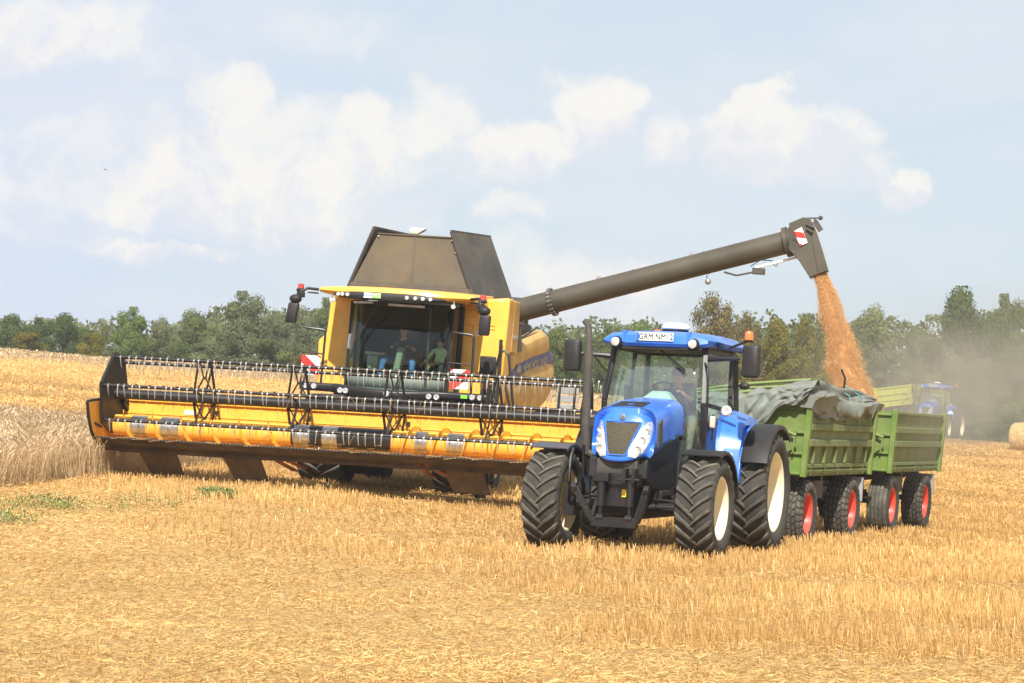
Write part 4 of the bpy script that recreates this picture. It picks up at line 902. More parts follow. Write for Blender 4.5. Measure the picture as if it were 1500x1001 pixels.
# ------------------------------------------------------------------ combine harvester
def stripes_board(parent, c, wd, hg, flip=1, name='warning_board'):
    x, y, z = c; b = MB(); b.bb((x - wd / 2, y, z - hg / 2), (x + wd / 2, y + .015, z + hg / 2)); o = b.build(name, M['white'], parent)
    b = MB(); n = 2
    def clip(poly, f):
        out = []
        for i in range(len(poly)):
            p, q = poly[i], poly[(i + 1) % len(poly)]; a, b_ = f(p), f(q)
            if a >= 0: out.append(p)
            if a * b_ < 0: t = a / (a - b_); out.append((p[0] + (q[0] - p[0]) * t, p[1] + (q[1] - p[1]) * t))
        return out
    per = (wd + hg) / 1.55
    for k in range(-3, 5):
        lo = k * per; hi = lo + per / 2; poly = [(-wd / 2, -hg / 2), (wd / 2, -hg / 2), (wd / 2, hg / 2), (-wd / 2, hg / 2)]
        g = lambda p: flip * p[0] * 1.0 + p[1] * 1.2 + per * .28
        poly = clip(poly, lambda p: g(p) - lo); poly = clip(poly, lambda p: hi - g(p)) if poly else poly
        if len(poly) > 2: b.prism([(x + p[0], z + p[1]) for p in poly], 'y', y - .004, y - .0005)
    b.build('red_stripe', M['redp'], o); return o
CM = frame((-2.61, 48.5, .74), 10, 4.3)
C_ = empty('combine_harvester', CM)
tag(C_, 'large yellow combine harvester with raised wide header and open grain tank', 'combine harvester')
# hull
b = MB(); b.bb((-1.75, 1.0, 1.5), (1.75, 6.8, 3.0)); b.bb((-1.5, 1.3, .9), (1.5, 5.5, 1.5)); b.prism([(6.8, 3.2), (8.2, 2.9), (8.3, 1.9), (6.8, 1.5)], 'x', -1.4, 1.5)
b.bb((-1.65, 1.6, 3.0), (1.55, 5.0, 4.0)); b.build('hull', M['interior'], C_, .03)
b = MB(); b.bb((-1.6, 3.9, 3.9), (1.3, 4.2, 4.4)); b.bb((-1.2, 4.2, 3.6), (1.6, 7.0, 4.05)); b.bb((1.0, 3.2, 3.5), (1.8, 4.4, 3.85)); b.lathe([(3.95, .42), (4.02, .46), (4.6, .46), (4.62, .4)], (1.3, 5.6, 0), 'z', 24)
b.tube([(1.9, 2.3, 3.35), (1.95, 3.2, 3.5), (2.0, 4.5, 3.75), (2.0, 5.6, 3.95)], .03, 6); b.tube([(1.9, 2.1, 3.6), (2.0, 2.7, 3.55), (1.8, 3.3, 3.7)], .04, 6); b.tube([(1.85, 2.0, 3.9), (2.05, 2.2, 3.7), (2.0, 2.3, 3.45)], .05, 8)
b.box((1.85, 3.0, 3.6), (.3, .8, .35)); b.box((1.7, 4.4, 3.85), (.35, .7, .25)); b.build('engine_deck', M['black'], C_, .02)
# yellow front panels either side of the cab
def front_panel(poly, name, parent=C_):
    b = MB(); b.prism(poly, 'y', .58, 1.25); return b.build(name, M['yellow'], parent, .05)
pl = front_panel([(-1.86, 4.12), (-1.90, 3.30), (-2.08, 3.12), (-2.05, 2.05), (-1.15, 2.02), (-1.15, 4.15)], 'left_front_panel')
b = MB(); b.bb((-1.84, 1.25, 3.2), (-1.2, 2.1, 4.1)); b.build('tank_corner', M['yellow'], pl, .03)
pr = front_panel([(1.12, 2.0), (2.12, 2.0), (2.16, 3.2), (2.19, 4.33), (1.12, 4.22)], 'right_front_panel')
b = MB(); b.bb((1.55, 1.25, 3.15), (2.185, 2.0, 4.32)); b.build('tank_corner', M['yellow_dusty'], pr, .03)
b = MB(); b.bb((1.62, .54, 2.62), (1.98, .60, 3.02)); b.build('recess', M['ink'], pr, .03)
b = MB(); b.lathe([(.44, 0), (.44, .14), (.55, .16), (.6, .1)], (1.80, 0, 2.78), 'y', 20); b.build('side_lamp', M['black'], pr)
b = MB(); b.bb((1.68, .53, 2.10), (1.98, .60, 2.3)); b.build('lower_recess', M['ink'], pr, .02)
for q in ((1.22, 4.0, 1.5, 3.86), (1.55, 4.05, 1.75, 3.8), (1.5, 3.7, 1.9, 3.62), (1.25, 3.7, 1.42, 3.55)):
    b = MB(); b.tube([(q[0], .57, q[1]), (q[2], .57, q[1]), (q[2], .57, q[3]), (q[0], .57, q[3])], .013, 5); b.build('pressed_ridge', M['yellow'], pr)
b = MB(); b.lathe([(.565, 0), (.565, .055), (.58, .055)], (1.52, 0, 3.5), 'y', 18); b.build('sticker', M['white'], pr); b = MB(); b.tube([(1.52, .562, 3.465), (1.52, .562, 3.535)], .009, 5); b.build('sticker_mark', M['redp'], pr)
for i, (sz_, wd) in enumerate(((.07, .16), (.11, .3))):
    b = MB()
    for k in range(4 + 2 * i): b.box((1.78 + k * .055, 1.22, 3.75 - i * .16), (.035, .03, sz_), Matrix.Rotation(R(25 * (-1) ** k), 3, 'Y'))
for k in range(6):
    b = MB(); b.box((2.19, 1.35 + k * .1, 3.5), (.008, .06, .12 if k % 2 else .08)); b.build('side_sticker', M['letter'], pr)
# side panels
def side_panel(s):
    x0 = 2.0 if s > 0 else -1.9; k = s
    top = [(-.0, 3.02), (.25, 3.30), (2.5, 3.55), (5.0, 3.86), (6.4, 3.98), (6.9, 3.85), (7.0, 3.3)]
    ys_ = np.linspace(1.3, 7.0, 16)
    b = MB(); rings = []
    for y in ys_:
        zt = interp(y, [(1.3, 3.20), (2.5, 3.42), (5.0, 3.78), (6.4, 3.95), (7.0, 3.75)]); zb = interp(y, [(1.3, 2.55), (2.4, 2.9), (4.5, 3.18), (7.0, 3.42)])
        zb = min(zb, zt - .12); ed = .0 if 1.6 < y < 6.7 else .05
        rings.append([(x0 - k * .15, y, zb), (x0 + k * (.10 - ed), y, zb), (x0 + k * (.15 - ed), y, zb + (zt - zb) * .3), (x0 + k * (.13 - ed), y, zb + (zt - zb) * .75), (x0 + k * .02, y, zt - .03), (x0 - k * .15, y, zt)])
    b.loft(rings); up = b.build('upper_side_panel', M['yellow_dusty'], C_, .015, angle=50)
    b = MB(); rings = []
    for y in np.linspace(1.3, 8.6, 20):
        zt = interp(y, [(1.3, 2.50), (2.4, 2.55), (4.5, 2.92), (6.8, 3.12), (8.0, 3.16), (8.6, 2.9)]) ; zb = interp(y, [(1.3, 2.3), (1.9, 1.95), (2.4, 1.85), (6.0, 1.9), (7.5, 2.2), (8.6, 2.65)])
        zt = max(zt, zb + .05); ed = .0 if y < 7.9 else .10
        rings.append([(x0 - k * .15, y, zb), (x0 + k * (.02 - ed), y, zb), (x0 + k * (.13 - ed), y, zb + (zt - zb) * .35), (x0 + k * (.13 - ed), y, zb + (zt - zb) * .75), (x0 + k * (.08 - ed), y, zt), (x0 - k * .15, y, zt)])
    b.loft(rings); lo = b.build('lower_side_panel', M['yellow_dusty'], C_, .015, angle=50)
    b = MB(); rings = []
    for y in np.linspace(1.95, 7.9, 18):
        zt = interp(y, [(1.95, 2.72), (2.4, 2.9), (4.5, 3.18), (7.0, 3.42), (7.5, 3.42), (7.9, 3.25)]); zb = interp(y, [(1.95, 2.55), (2.4, 2.55), (4.5, 2.92), (6.8, 3.12), (7.9, 3.16)])
        zb = min(zb, zt - .03); rings.append([(x0 - k * .1, y, zb), (x0 + k * .09, y, zb), (x0 + k * .115, y, (zb + zt) / 2), (x0 + k * .09, y, zt), (x0 - k * .1, y, zt)])
    b.loft(rings); st = b.build('blue_side_stripe', M['engblue'], C_, angle=50)
    if s > 0:
        mm = Matrix.Translation((x0 + .118, 5.0, 3.02)) @ Matrix(((0, 0, 1, 0), (1, 0, 0, 0), (0, 1, 0, 0), (0, 0, 0, 1))) @ Matrix.Rotation(R(5.5), 4, 'Z')
        text('NEW HOLLAND', .30, M['letter'], st, mm, 'side_lettering', .004, .006, 1.55)
        b = MB()
        for q in range(7): a = R(-60 + q * 20); b.box((x0 + .118, 2.75 + .17 * math.sin(a) * 1.4, 2.72 + .14 * math.cos(a)), (.012, .07, .17), Matrix.Rotation(-a, 3, 'X'))
        b.box((x0 + .118, 2.75, 2.66), (.014, .05, .22)); b.build('leaf_badge', M['letter'], st)
side_panel(1); side_panel(-1)
b = MB(); pass
# engine bay, ladder at the rear
for k in range(3):
    b = MB(); b.bb((2.05, 9.0 + .0, 2.0 + k * .22), (2.62, 9.05, 2.17 + k * .22)); b.build('rear_step', M['grey'], C_, .01)
b = MB(); b.bb((1.5, 8.2, 1.5), (2.6, 9.0, 2.0)); b.bb((2.1, 8.9, 1.7), (2.16, 9.0, 2.7)); b.bb((2.5, 8.9, 1.7), (2.56, 9.0, 2.7)); b.build('rear_frame', M['black'], C_, .02)
# cab
CX = 0.0
b = MB()
def plan(x, k=1.0): return -.80 * k + .42 * (abs(x) / 1.16) ** 2.2
xs_ = np.linspace(-1.15, 1.15, 15)
b.loft([[(x * q, plan(x) + dy, z) for x in xs_] for z, q, dy in ((2.10, .97, .06), (2.3, .985, .02), (3.1, 1, .0), (3.98, .985, .10))], cap=False, close=False)
gl = b.build('windscreen', M['glass_c'], C_); sm = gl.modifiers.new('t', 'SOLIDIFY'); sm.thickness = .008
for s in (-1, 1):
    b = MB(); b.quad((s * 1.13, -.36, 2.12), (s * 1.15, .5, 2.12), (s * 1.15, .5, 3.98), (s * 1.14, -.30, 3.98), .008); b.build('side_glass', M['glass_c'], C_)
    b = MB(); b.bar((s * 1.16, .45, 2.05), (s * 1.16, .5, 4.05), .10, .12); b.bar((s * 1.14, -.40, 2.05), (s * 1.14, -.30, 4.0), .045, .05); b.build('cab_pillar', M['black'], C_, .01)
b = MB(); b.bar((.70, -.66, 2.15), (.68, -.56, 3.96), .05, .03); b.build('screen_pillar', M['blackm'], C_)
b = MB(); b.loft([[(x, plan(x) + dy, z) for x in xs_] + [(1.15, .6, z), (-1.15, .6, z)] for z, dy in ((1.98, .02), (2.14, -.02))]); b.build('cab_floor', M['greyd'], C_)
b = MB(); b.loft([[(x * .98, plan(x) + .02, 2.14) for x in xs_], [(x * .99, plan(x) - .0, 2.42) for x in xs_]], cap=False, close=False); q = b.build('lower_screen_band', M['greyd'], C_); q.modifiers.new('t', 'SOLIDIFY').thickness = .02
b = MB(); b.bb((-1.1, .75, 2.1), (1.1, .82, 4.0)); b.build('cab_back_wall', M['interior'], C_)
b = MB(); b.bb((-1.10, .3, 2.14), (-1.04, .74, 3.95)); b.build('cab_lining', M['intgreen'], C_)
b = MB(); b.bb((-1.12, -.3, 3.97), (1.12, .8, 4.03)); b.build('headliner', M['interior'], C_)
# roof visor
b = MB(); rings = []
for x in np.linspace(-1.72, 1.70, 19):
    a = abs(x) / 1.72; yf = -1.36 + .42 * a ** 3; zt = 4.28 - .05 * a ** 2; th = .06 + .10 * (1 - a ** 2)
    rings.append([(x, yf + .02, zt - th - .10 * (1 - a * .5)), (x, yf - .04, zt - th), (x, yf, zt - .03), (x, yf + .10, zt), (x, 1.2, zt + .14), (x, 1.2, zt - .12)])
b.loft(rings); roof = b.build('cab_roof', M['yellow'], C_, .015, angle=50)
b = MB(); rings = []
for x in np.linspace(-1.32, 1.14, 17):
    a = abs((x + .09) / 1.23); yf = -1.41 + .42 * (abs(x) / 1.72) ** 3; hh_ = .085 * (1 - a ** 4 * .75)
    rings.append([(x, yf - .02, 4.075 - hh_), (x, yf - .05, 4.075), (x, yf - .02, 4.075 + hh_), (x, yf + .15, 4.075 + hh_), (x, yf + .15, 4.075 - hh_)])
b.loft(rings); lb = b.build('light_bar', M['ink'], C_, .01, angle=50)
for x in (-1.20, -1.10, -.98, .34, .52, .68, .84):
    yf = -1.47 + .42 * (abs(x) / 1.72) ** 3; b = MB(); b.lathe([(yf - .005, 0), (yf - .01, .034), (yf + .0, .044), (yf + .06, .04)], (x, 0, 4.075), 'y', 16); b.build('work_lamp', M['lamp'], lb)
b = MB(); b.bb((-.60, -1.482, 4.025), (-.23, -1.47, 4.135)); sg = b.build('maker_sign', M['white'], lb)
b = MB(); b.bb((-.41, -1.487, 4.03), (-.235, -1.483, 4.13)); b.build('green_field', M['lime'], sg)
text('NEW', .085, M['eublue'], sg, facing_front(-.505, -1.484, 4.08), 'sign_lettering', .002, .001); text('TEC', .085, M['white'], sg, facing_front(-.322, -1.489, 4.08), 'sign_lettering', .002, .001)
for x, y in ((-1.42, -.95), (-1.34, -1.0), (1.28, -1.05)):
    b = MB(); b.tube([(x, y, 4.12), (x, y, 3.98)], .02, 6); b.lathe([(y - .07, 0), (y - .075, .045), (y - .05, .055), (y + .02, .04), (y + .03, 0)], (x, 0, 3.97), 'y', 14); b.build('visor_lamp', M['lamp'], roof)
for p, q in (((-1.0, -.72, 3.95), (-.55, -.78, 3.97)), ((-.2, -.84, 3.94), (.6, -.80, 3.94))):
    b = MB(); b.bar(p, q, .02, .05); b.build('wiper_rail', M['steel'], C_)
b = MB(); b.bar((-.38, -.83, 3.98), (-.85, -.80, 3.2), .025, .03); b.bar((-.85, -.80, 3.35), (-.98, -.68, 2.75), .012, .05); b.build('wiper', M['ink'], C_)
# bumper step with lamps
b = MB(); rings = []
for x in np.linspace(-1.95, 2.2, 26):
    mid = abs(x) < 1.15; yf = -1.12 - (.28 * math.cos(x / 1.15 * PI / 2) if mid else 0); dz = -.10 * math.cos(x / 1.25 * PI / 2) if abs(x) < 1.25 else 0
    h_ = .09 if not mid else .11; z = 2.07 + dz * .8
    rings.append([(x, yf, z - h_), (x, yf - .04, z - h_ * .5), (x, yf - .04, z + h_ * .6), (x, yf, z + h_), (x, -.75, z + h_ * .9), (x, -.75, z - h_)])
b.loft(rings); bp = b.build('bumper_step', M['blackm'], C_, .015, angle=50)
for x, y in ((-1.80, -1.18), (-1.62, -1.18), (-1.02, -1.24), (-.89, -1.28), (.93, -1.27), (1.09, -1.24), (1.85, -1.18), (2.02, -1.18)):
    b = MB(); z = 2.07 - (.05 if abs(x) < 1.1 else 0); b.lathe([(y - .02, 0), (y - .03, .045), (y - .015, .062), (y + .03, .06)], (x, 0, z), 'y', 16); b.build('bumper_lamp', M['lamp'], bp)
b = MB(); b.lathe([(-1.49, 0), (-1.485, .06), (-1.46, .068), (-1.40, .05)], (0.05, 0, 2.02), 'y', 16); b.build('centre_lamp', M['lamp'], bp)
b = MB(); b.bb((1.60, -1.175, 2.04), (1.74, -1.163, 2.11)); b.build('lime_sticker', M['lime'], bp)
# rails, boards, mirrors
b = MB(); b.tube([(1.22, -1.0, 2.1), (1.24, -1.0, 3.38), (1.28, -1.0, 3.43), (1.70, -1.0, 3.40), (1.76, -1.0, 3.35), (1.78, -1.0, 2.12)], .028, 8); b.tube([(1.24, -1.0, 2.78), (1.76, -1.0, 2.76)], .016, 6); b.build('front_handrail', M['blackm'], C_)
b = MB(); b.tube([(-1.52, -1.0, 2.12), (-1.50, -1.0, 3.25), (-1.54, -1.0, 3.30), (-2.0, -1.0, 3.33)], .026, 8); b.tube([(-1.52, -1.0, 2.78), (-2.0, -1.0, 2.80)], .018, 6); b.build('front_handrail', M['blackm'], C_)
for dx in (0, .28):
    b = MB(); b.tube([(2.24 - dx * .3, -.9 - dx, 1.9), (2.26 - dx * .2, -.9 - dx, 2.3 + .45 * (dx == 0)), (2.32, -.9 - dx, 2.45 + .6 * (dx == 0)), (2.42, -.9 - dx, 2.5 + .62 * (dx == 0)), (2.52, -.9 - dx, 2.42 + .6 * (dx == 0)), (2.72, -.9 - dx, 1.8)], .028, 8); b.build('ladder_rail', M['blackm'], C_)
b = MB(); b.bb((2.15, -.8, 1.85), (2.55, .5, 1.95)); b.bb((2.05, .4, 2.0), (2.12, .46, 3.4)); b.build('ladder_platform', M['black'], C_)
stripes_board(C_, (-1.76, -1.06, 2.52), .42, .42, 1); stripes_board(C_, (1.53, -1.08, 2.44), .42, .42, -1)
for s in (-1, 1):
    X0 = -1.72 if s < 0 else 1.62; X1 = X0 + s * (.36 if s < 0 else .25)
    b = MB(); b.tube([(X0, -1.0, 4.16), (X0 + s * .22, -1.1, 4.17), (X1, -1.15, 4.08), (X1 + s * .03, -1.16, 3.95)], .035, 6); b.tube([(X0, -1.0, 4.08), (X0 + s * .22, -1.1, 4.08)], .02, 6); b.box((X1, -1.12, 4.02), (.16, .12, .12)); ma = b.build('mirror_arm', M['blackm'], C_, .01)
    b = MB(); b.lathe([(4.09, .085), (4.12, .10), (4.16, .075)], (X1 + s * .03, -1.05, 0), 'z', 16); b.lathe([(4.16, .07), (4.25, .065), (4.27, 0)], (X1 + s * .03, -1.05, 0), 'z', 16, 1); b.build('beacon', [M['black'], M['redlens']], ma)
    b = MB(); b.sph((X1 + s * .10, -1.15, 3.92), (.14, .10, .10)) ; b.build('wide_mirror', M['black'], ma)
    b = MB(); xx = X1 + s * .13; b.loft([[(xx + a * .115 * k + (z - 3.8) * (.12 if s < 0 else .02), -1.15 + dy, 3.62 + c * .22 * k) for a, c, z in ((-1, -.85, 3.4), (-.8, -1, 3.4), (.8, -1, 3.4), (1, -.85, 3.4), (1, .85, 3.8), (.8, 1, 3.8), (-.8, 1, 3.8), (-1, .85, 3.8))] for dy, k in ((-.05, .8), (-.03, 1), (.07, 1), (.09, .9))]); b.build('mirror_housing', M['black'], ma, .01)
# tank extension
b = MB(); TB = [(-1.69, 1.42, 4.35), (1.20, 1.42, 4.35)]; TT = [(-1.22, 1.95, 5.70), (.52, 1.95, 5.70)]
b.quad(TB[0], TB[1], TT[1], TT[0], -.02); b.quad((-1.69, 1.36, 4.36), (1.20, 1.36, 4.36), (1.14, 1.40, 4.52), (-1.64, 1.40, 4.52), -.03); tf = b.build('tank_front_flap', M['tank'], C_, .004)
def TF(u, v, off=.03):
    a = Vector(TB[0]).lerp(Vector(TB[1]), u); c = Vector(TT[0]).lerp(Vector(TT[1]), u); n_ = Vector((0, -.93, .36)); return a.lerp(c, v) + n_ * off
b = MB(); b.bar(TF(0, .985), TF(1, .985), .03, .03); b.bar(TF(.5, .02, .024), TF(.5, .98, .024), .012, .012); b.bar(TF(.0, .12, .024), TF(1, .12, .024), .015, .02); b.build('flap_seam', M['tank'], tf)
for u in (.06, .3, .5, .7, .94):
    b = MB(); b.bar(TF(u - .015, .115, .045), TF(u + .015, .115, .045), .03, .03); b.build('flap_hinge', M['tankside'], tf)
for u, v in ((.03, .93), (.97, .93), (.97, .72)):
    b = MB(); b.sph(TF(u, v, .04), .025, 8, 6); b.build('flap_bolt', M['steel'], tf)
b = MB(); b.quad((1.17, 1.38, 4.36), (1.60, 4.0, 4.50), (.98, 4.0, 5.93), (.48, 1.9, 5.82), .02)
b.bar((1.17, 1.37, 4.36), (.48, 1.88, 5.82), .05, .05); b.bar((.98, 4.0, 5.94), (.48, 1.9, 5.84), .05, .05); b.bar((1.17, 1.37, 4.36), (1.6, 4.0, 4.48), .04, .04)
for f in (.33, .66): b.bar((1.175 + .43 * f + .012, 1.38 + 2.62 * f, 4.40 + .1 * f), (.49 + .5 * f, 1.9 + 2.1 * f, 5.8 + .1 * f), .025, .02)
b.build('tank_side_flap', M['tankside'], C_)
b = MB(); b.quad((-1.71, 1.40, 4.36), (-1.3, 4.0, 4.50), (-.93, 4.0, 5.86), (-1.32, 1.9, 5.80), .02); b.bar((-1.71, 1.38, 4.36), (-1.32, 1.88, 5.82), .05, .05); b.bar((-1.32, 1.88, 5.82), (-.93, 4.0, 5.86), .05, .05); b.build('tank_side_flap', M['tankside'], C_)
b = MB(); b.quad((-1.3, 4.0, 4.5), (1.6, 4.0, 4.5), (.98, 4.02, 5.7), (-.93, 4.02, 5.66), .02); b.build('tank_rear_flap', M['tankside'], C_)
b = MB(); b.loft([[(-.47, 1.95, 5.72), (-.30, 1.95, 5.72), (-.30, 2.05, 5.72), (-.47, 2.05, 5.72)], [(-.5, 1.9, 5.80), (-.22, 1.9, 5.80), (-.22, 2.2, 5.80), (-.5, 2.2, 5.80)], [(-.48, 1.95, 5.88), (-.14, 1.95, 5.86), (-.14, 2.2, 5.86), (-.48, 2.2, 5.88)]]); b.build('antenna', M['white'], C_, .015)
# unloading auger
P0 = Vector((1.96, 2.20, 4.10)); P1 = Vector((8.47, 1.42, 6.11)); D = (P1 - P0).normalized()
b = MB(); b.tube([P0, P0 + D * 3.45, P0 + D * 3.5, P1], [.265, .25, .25, .255], 32)
L_ = (P1 - P0).length
for t in (2.95, 4.6): b.tube([P0 + D * (t - .02), P0 + D * (t + .02)], .26, 32)
ag = b.build('unloading_auger_tube', M['auger'], C_)
for t in (.12, .98):
    b = MB(); c = P0 + D * t; b.tube([c - D * .03, c + D * .03], .325, 32); side = D.cross(Vector((0, 0, 1))).normalized(); upv = side.cross(D)
    for k in range(20):
        a = 2 * PI * k / 20; q = c + (side * math.cos(a) + upv * math.sin(a)) * .31; b.tube([q - D * .05, q + D * .05], .018, 6, 1)
    b.build('tube_flange', [M['auger'], M['steel']], ag)
b = MB(); b.tube([P0 + Vector((-.05, .1, -.9)), P0 + Vector((-.1, .05, -.3)), P0 - D * .1], [.33, .33, .27], 20); b.build('auger_elbow', M['auger'], ag)
b = MB(); c = P0 + D * 4.8
b.box(P0 + D * 2.15 + upv * .28, (.10, .08, .05)); b.build('tube_clip', M['steel'], ag); b = MB(); b.box(P0 + D * 4.3 + upv * .28, (.06, .06, .06)); b.build('tube_clip', M['steel'], ag)
# spout head
E0 = P1 - D * .45
b = MB()
b.tube([E0, E0 + D * .10], .335, 28); sp_c = b.build('spout_collar', M['auger'], ag)
b = MB()
x0, z0, y0 = P1.x - .10, P1.z, P1.y
ring = lambda pts: pts
def srect(cx_, cz_, hw, dxl, dxr, tl=0, ry=0): return [(cx_ + dxl, y0 - hw, cz_ + tl), (cx_ + dxr, y0 - hw * .8, cz_ + ry), (cx_ + dxr, y0 + hw * .8, cz_ + ry), (cx_ + dxl, y0 + hw, cz_ + tl)]
b.loft([[E0 + D * .1 + (side * math.cos(2 * PI * k / 16) + upv * math.sin(2 * PI * k / 16)) * .30 for k in range(16)],
        [E0 + D * .35 + (side * math.cos(2 * PI * k / 16) + upv * math.sin(2 * PI * k / 16)) * .31 for k in range(16)]])
out_ = [(x0 - .25, z0 + .27), (x0 + .05, z0 + .42), (x0 + .20, z0 + .40), (x0 + .34, z0 + .15), (x0 + .50, z0 - .25), (x0 + .66, z0 - .70), (x0 + .27, z0 - .88), (x0 + .0, z0 - .50), (x0 - .22, z0 - .30)]
b.prism(out_, 'y', y0 - .27, y0 + .27)
b.bar((x0 + .14, y0 - .272, z0 + .40), (x0 + .45, y0 - .272, z0 - .76), .015, .02)
SPOUT = Vector((x0 + .47, y0, z0 - .74))
spout = b.build('spout_hood', M['auger'], ag, .03)
b = MB(); b.prism([(x0 - .13, z0 + .10), (x0 + .03, z0 + .20), (x0 + .18, z0 - .13), (x0 + .02, z0 - .22)], 'y', y0 - .300, y0 - .284); wb = b.build('spout_board', M['white'], ag)
b = MB(); b.prism([(x0 - .13, z0 + .10), (x0 + .08, z0 + .08), (x0 + .14, z0 - .045), (x0 - .07, z0 - .03)], 'y', y0 - .306, y0 - .301); b.prism([(x0 + .02, z0 - .22), (x0 + .08, z0 - .185), (x0 - .01, z0 - .15)], 'y', y0 - .306, y0 - .301); b.build('spout_board_stripe', M['redp'], ag)
b = MB(); b.bar((x0 + .12, y0 - .3, z0 + .28), (x0 + .30, y0 - .32, z0 + .20), .05, .05); b.bar((x0 + .30, y0 - .3, z0 + .35), (x0 + .45, y0 - .3, z0 + .14), .03, .12); b.bar((x0 + .14, y0 - .3, z0 + .18), (x0 + .28, y0 - .33, z0 + .10), .06, .05); b.bar((x0 + .05, y0 - .2, z0 + .40), (x0 + .42, y0 - .2, z0 + .43), .03, .03); b.sph((x0 + .42, y0 - .2, z0 + .43), .05); b.bar((x0 + .30, y0 - .3, z0 + .38), (x0 + .30, y0 - .1, z0 + .38), .04, .04); b.build('spout_linkage', M['greybrown'], ag, .006)
b = MB(); q0 = P0 + D * 4.95 - upv * .30; q1 = P1 - D * .2 - upv * .38
b.tube([q0, q0 - upv * .14 + D * .25, q0 - upv * .16 + D * .6], .025, 6); b.box(q0 + D * .75 - upv * .17, (.28, .16, .14)); b.build('actuator_bracket', M['greybrown'], ag, .02)
b = MB(); b.tube([q0 + D * .7 - upv * .08, q1], .028, 8); b.build('actuator_rod', M['white'], ag)
b = MB(); b.tube([q0 + D * .6 - upv * .02, q0 + D * .85 + upv * .06, q0 + D * 1.1 - upv * .02], .01, 5); b.tube([q0 + D * 1.05 - upv * .05, q0 + D * 1.15 - upv * .16, q0 + D * 1.25 - upv * .06], .01, 5); b.build('cable', M['ink'], ag)
b = MB(); b.tube([P0 + D * 4.55 - upv * .28, P0 + D * 4.55 - upv * .38], .02, 6); b.sph(P0 + D * 4.55 - upv * .42, (.07, .05, .07)); b.build('spout_camera', M['steel'], ag)
# wheels
def combine_wheel(name, x, y, RR, W, rr, n, s):
    wk = empty(name, parent=C_); wk.location = (x, y, RR - .02); lug_tyre('tyre', RR, W, rr, n, .06, wk, (0, 0, 0), s); rim('rim', rr, W, M['yellow'], wk, (0, 0, 0), s, .8)
combine_wheel('front_wheel', -1.50, 0, .98, 1.05, .42, 22, -1); combine_wheel('front_wheel', 1.50, 0, .98, 1.05, .42, 22, 1)
combine_wheel('rear_wheel', -1.3, 4.0, .68, .55, .36, 20, -1); combine_wheel('rear_wheel', 1.3, 4.0, .68, .55, .36, 20, 1)
b = MB(); b.tube([(-1.1, 0, .95), (1.1, 0, .95)], .28, 12); b.bb((-.9, -.3, .62), (.9, .5, 1.3)); b.tube([(-1.2, 4.0, .7), (1.2, 4.0, .7)], .12, 10); b.bb((-.25, .3, .6), (.25, 5.2, 1.1)); b.bb((-.95, -.45, .25), (-.1, .4, .9)); b.build('axles', M['interior'], C_, .05)
b = MB(); b.prism([(-2.9, .55), (-2.9, 1.35), (-.2, 2.0), (.6, 2.0), (.6, 1.3)], 'x', -.95, .6); b.build('feeder_housing', M['greybrown'], C_, .03)
for q in range(2):
    b = MB(); cy, cz = (-2.2 + q * .5, .30)
    b.lathe([(2.28, .27), (2.28, .31), (2.38, .31), (2.38, .27)], (0, cy, cz), 'x', 24, closed=True)
    for k in range(6): a = k * PI / 3; b.bar((2.33, cy, cz), (2.33, cy + .28 * math.cos(a), cz + .28 * math.sin(a)), .02, .03)
    b.build('gauge_wheel', M['greybrown'], C_)

# ------------------------------------------------------------------ header (one part of the harvester, with its own pieces)
HC, HW = -.25, 5.0
b = MB()
def hx(a): return HC + a * HW
pan = [(-4.25, .715), (-4.10, .735), (-3.75, .66), (-3.2, .58), (-2.98, .70), (-2.93, 1.0), (-2.90, 1.50), (-2.82, 1.53), (-2.80, .9), (-2.85, .35)]
b.prism([(-4.18, .70), (-3.75, .60), (-3.2, .52), (-2.95, .66), (-2.90, 1.50), (-2.84, 1.50), (-2.84, .60), (-3.1, .48), (-3.75, .56)], 'x', hx(-1), hx(1))
b.box((HC, -2.88, 1.54), (2 * HW, .16, .14))
for k in range(28): x = hx(-1) + (k + .5) * 2 * HW / 28; b.box((x, -2.915, 1.15), (.025, .02, .62))
for k in range(28):
    x = hx(-1) + (k + .5) * 2 * HW / 28
b.box((HC, -2.925, 1.22), (2 * HW, .02, .03))
Hd = b.build('header', M['yellow_header'], C_, .01, angle=40)
Hd.matrix_local = Matrix.Translation((-5.2, 0, .7)) @ Matrix.Rotation(R(-1.0), 4, 'Y') @ Matrix.Translation((5.2, 0, -.7))
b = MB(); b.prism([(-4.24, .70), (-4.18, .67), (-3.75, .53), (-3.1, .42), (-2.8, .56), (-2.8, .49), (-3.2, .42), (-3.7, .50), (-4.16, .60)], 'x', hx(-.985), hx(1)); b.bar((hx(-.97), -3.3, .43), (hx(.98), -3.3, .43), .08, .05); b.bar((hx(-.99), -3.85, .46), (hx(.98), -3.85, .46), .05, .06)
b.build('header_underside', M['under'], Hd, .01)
b = MB(); b.bar((hx(-1), -4.27, .70), (hx(1), -4.27, .70), .05, .035)
for k in range(134):
    x = hx(-1) + (k + .5) * 2 * HW / 134; b.loft([[(x - .018, -4.28, .69), (x + .018, -4.28, .69), (x + .018, -4.28, .715), (x - .018, -4.28, .715)], [(x - .004, -4.39, .695), (x + .004, -4.39, .695), (x + .004, -4.39, .705), (x - .004, -4.39, .705)]])
b.build('cutter_bar', M['greybrown'], Hd)
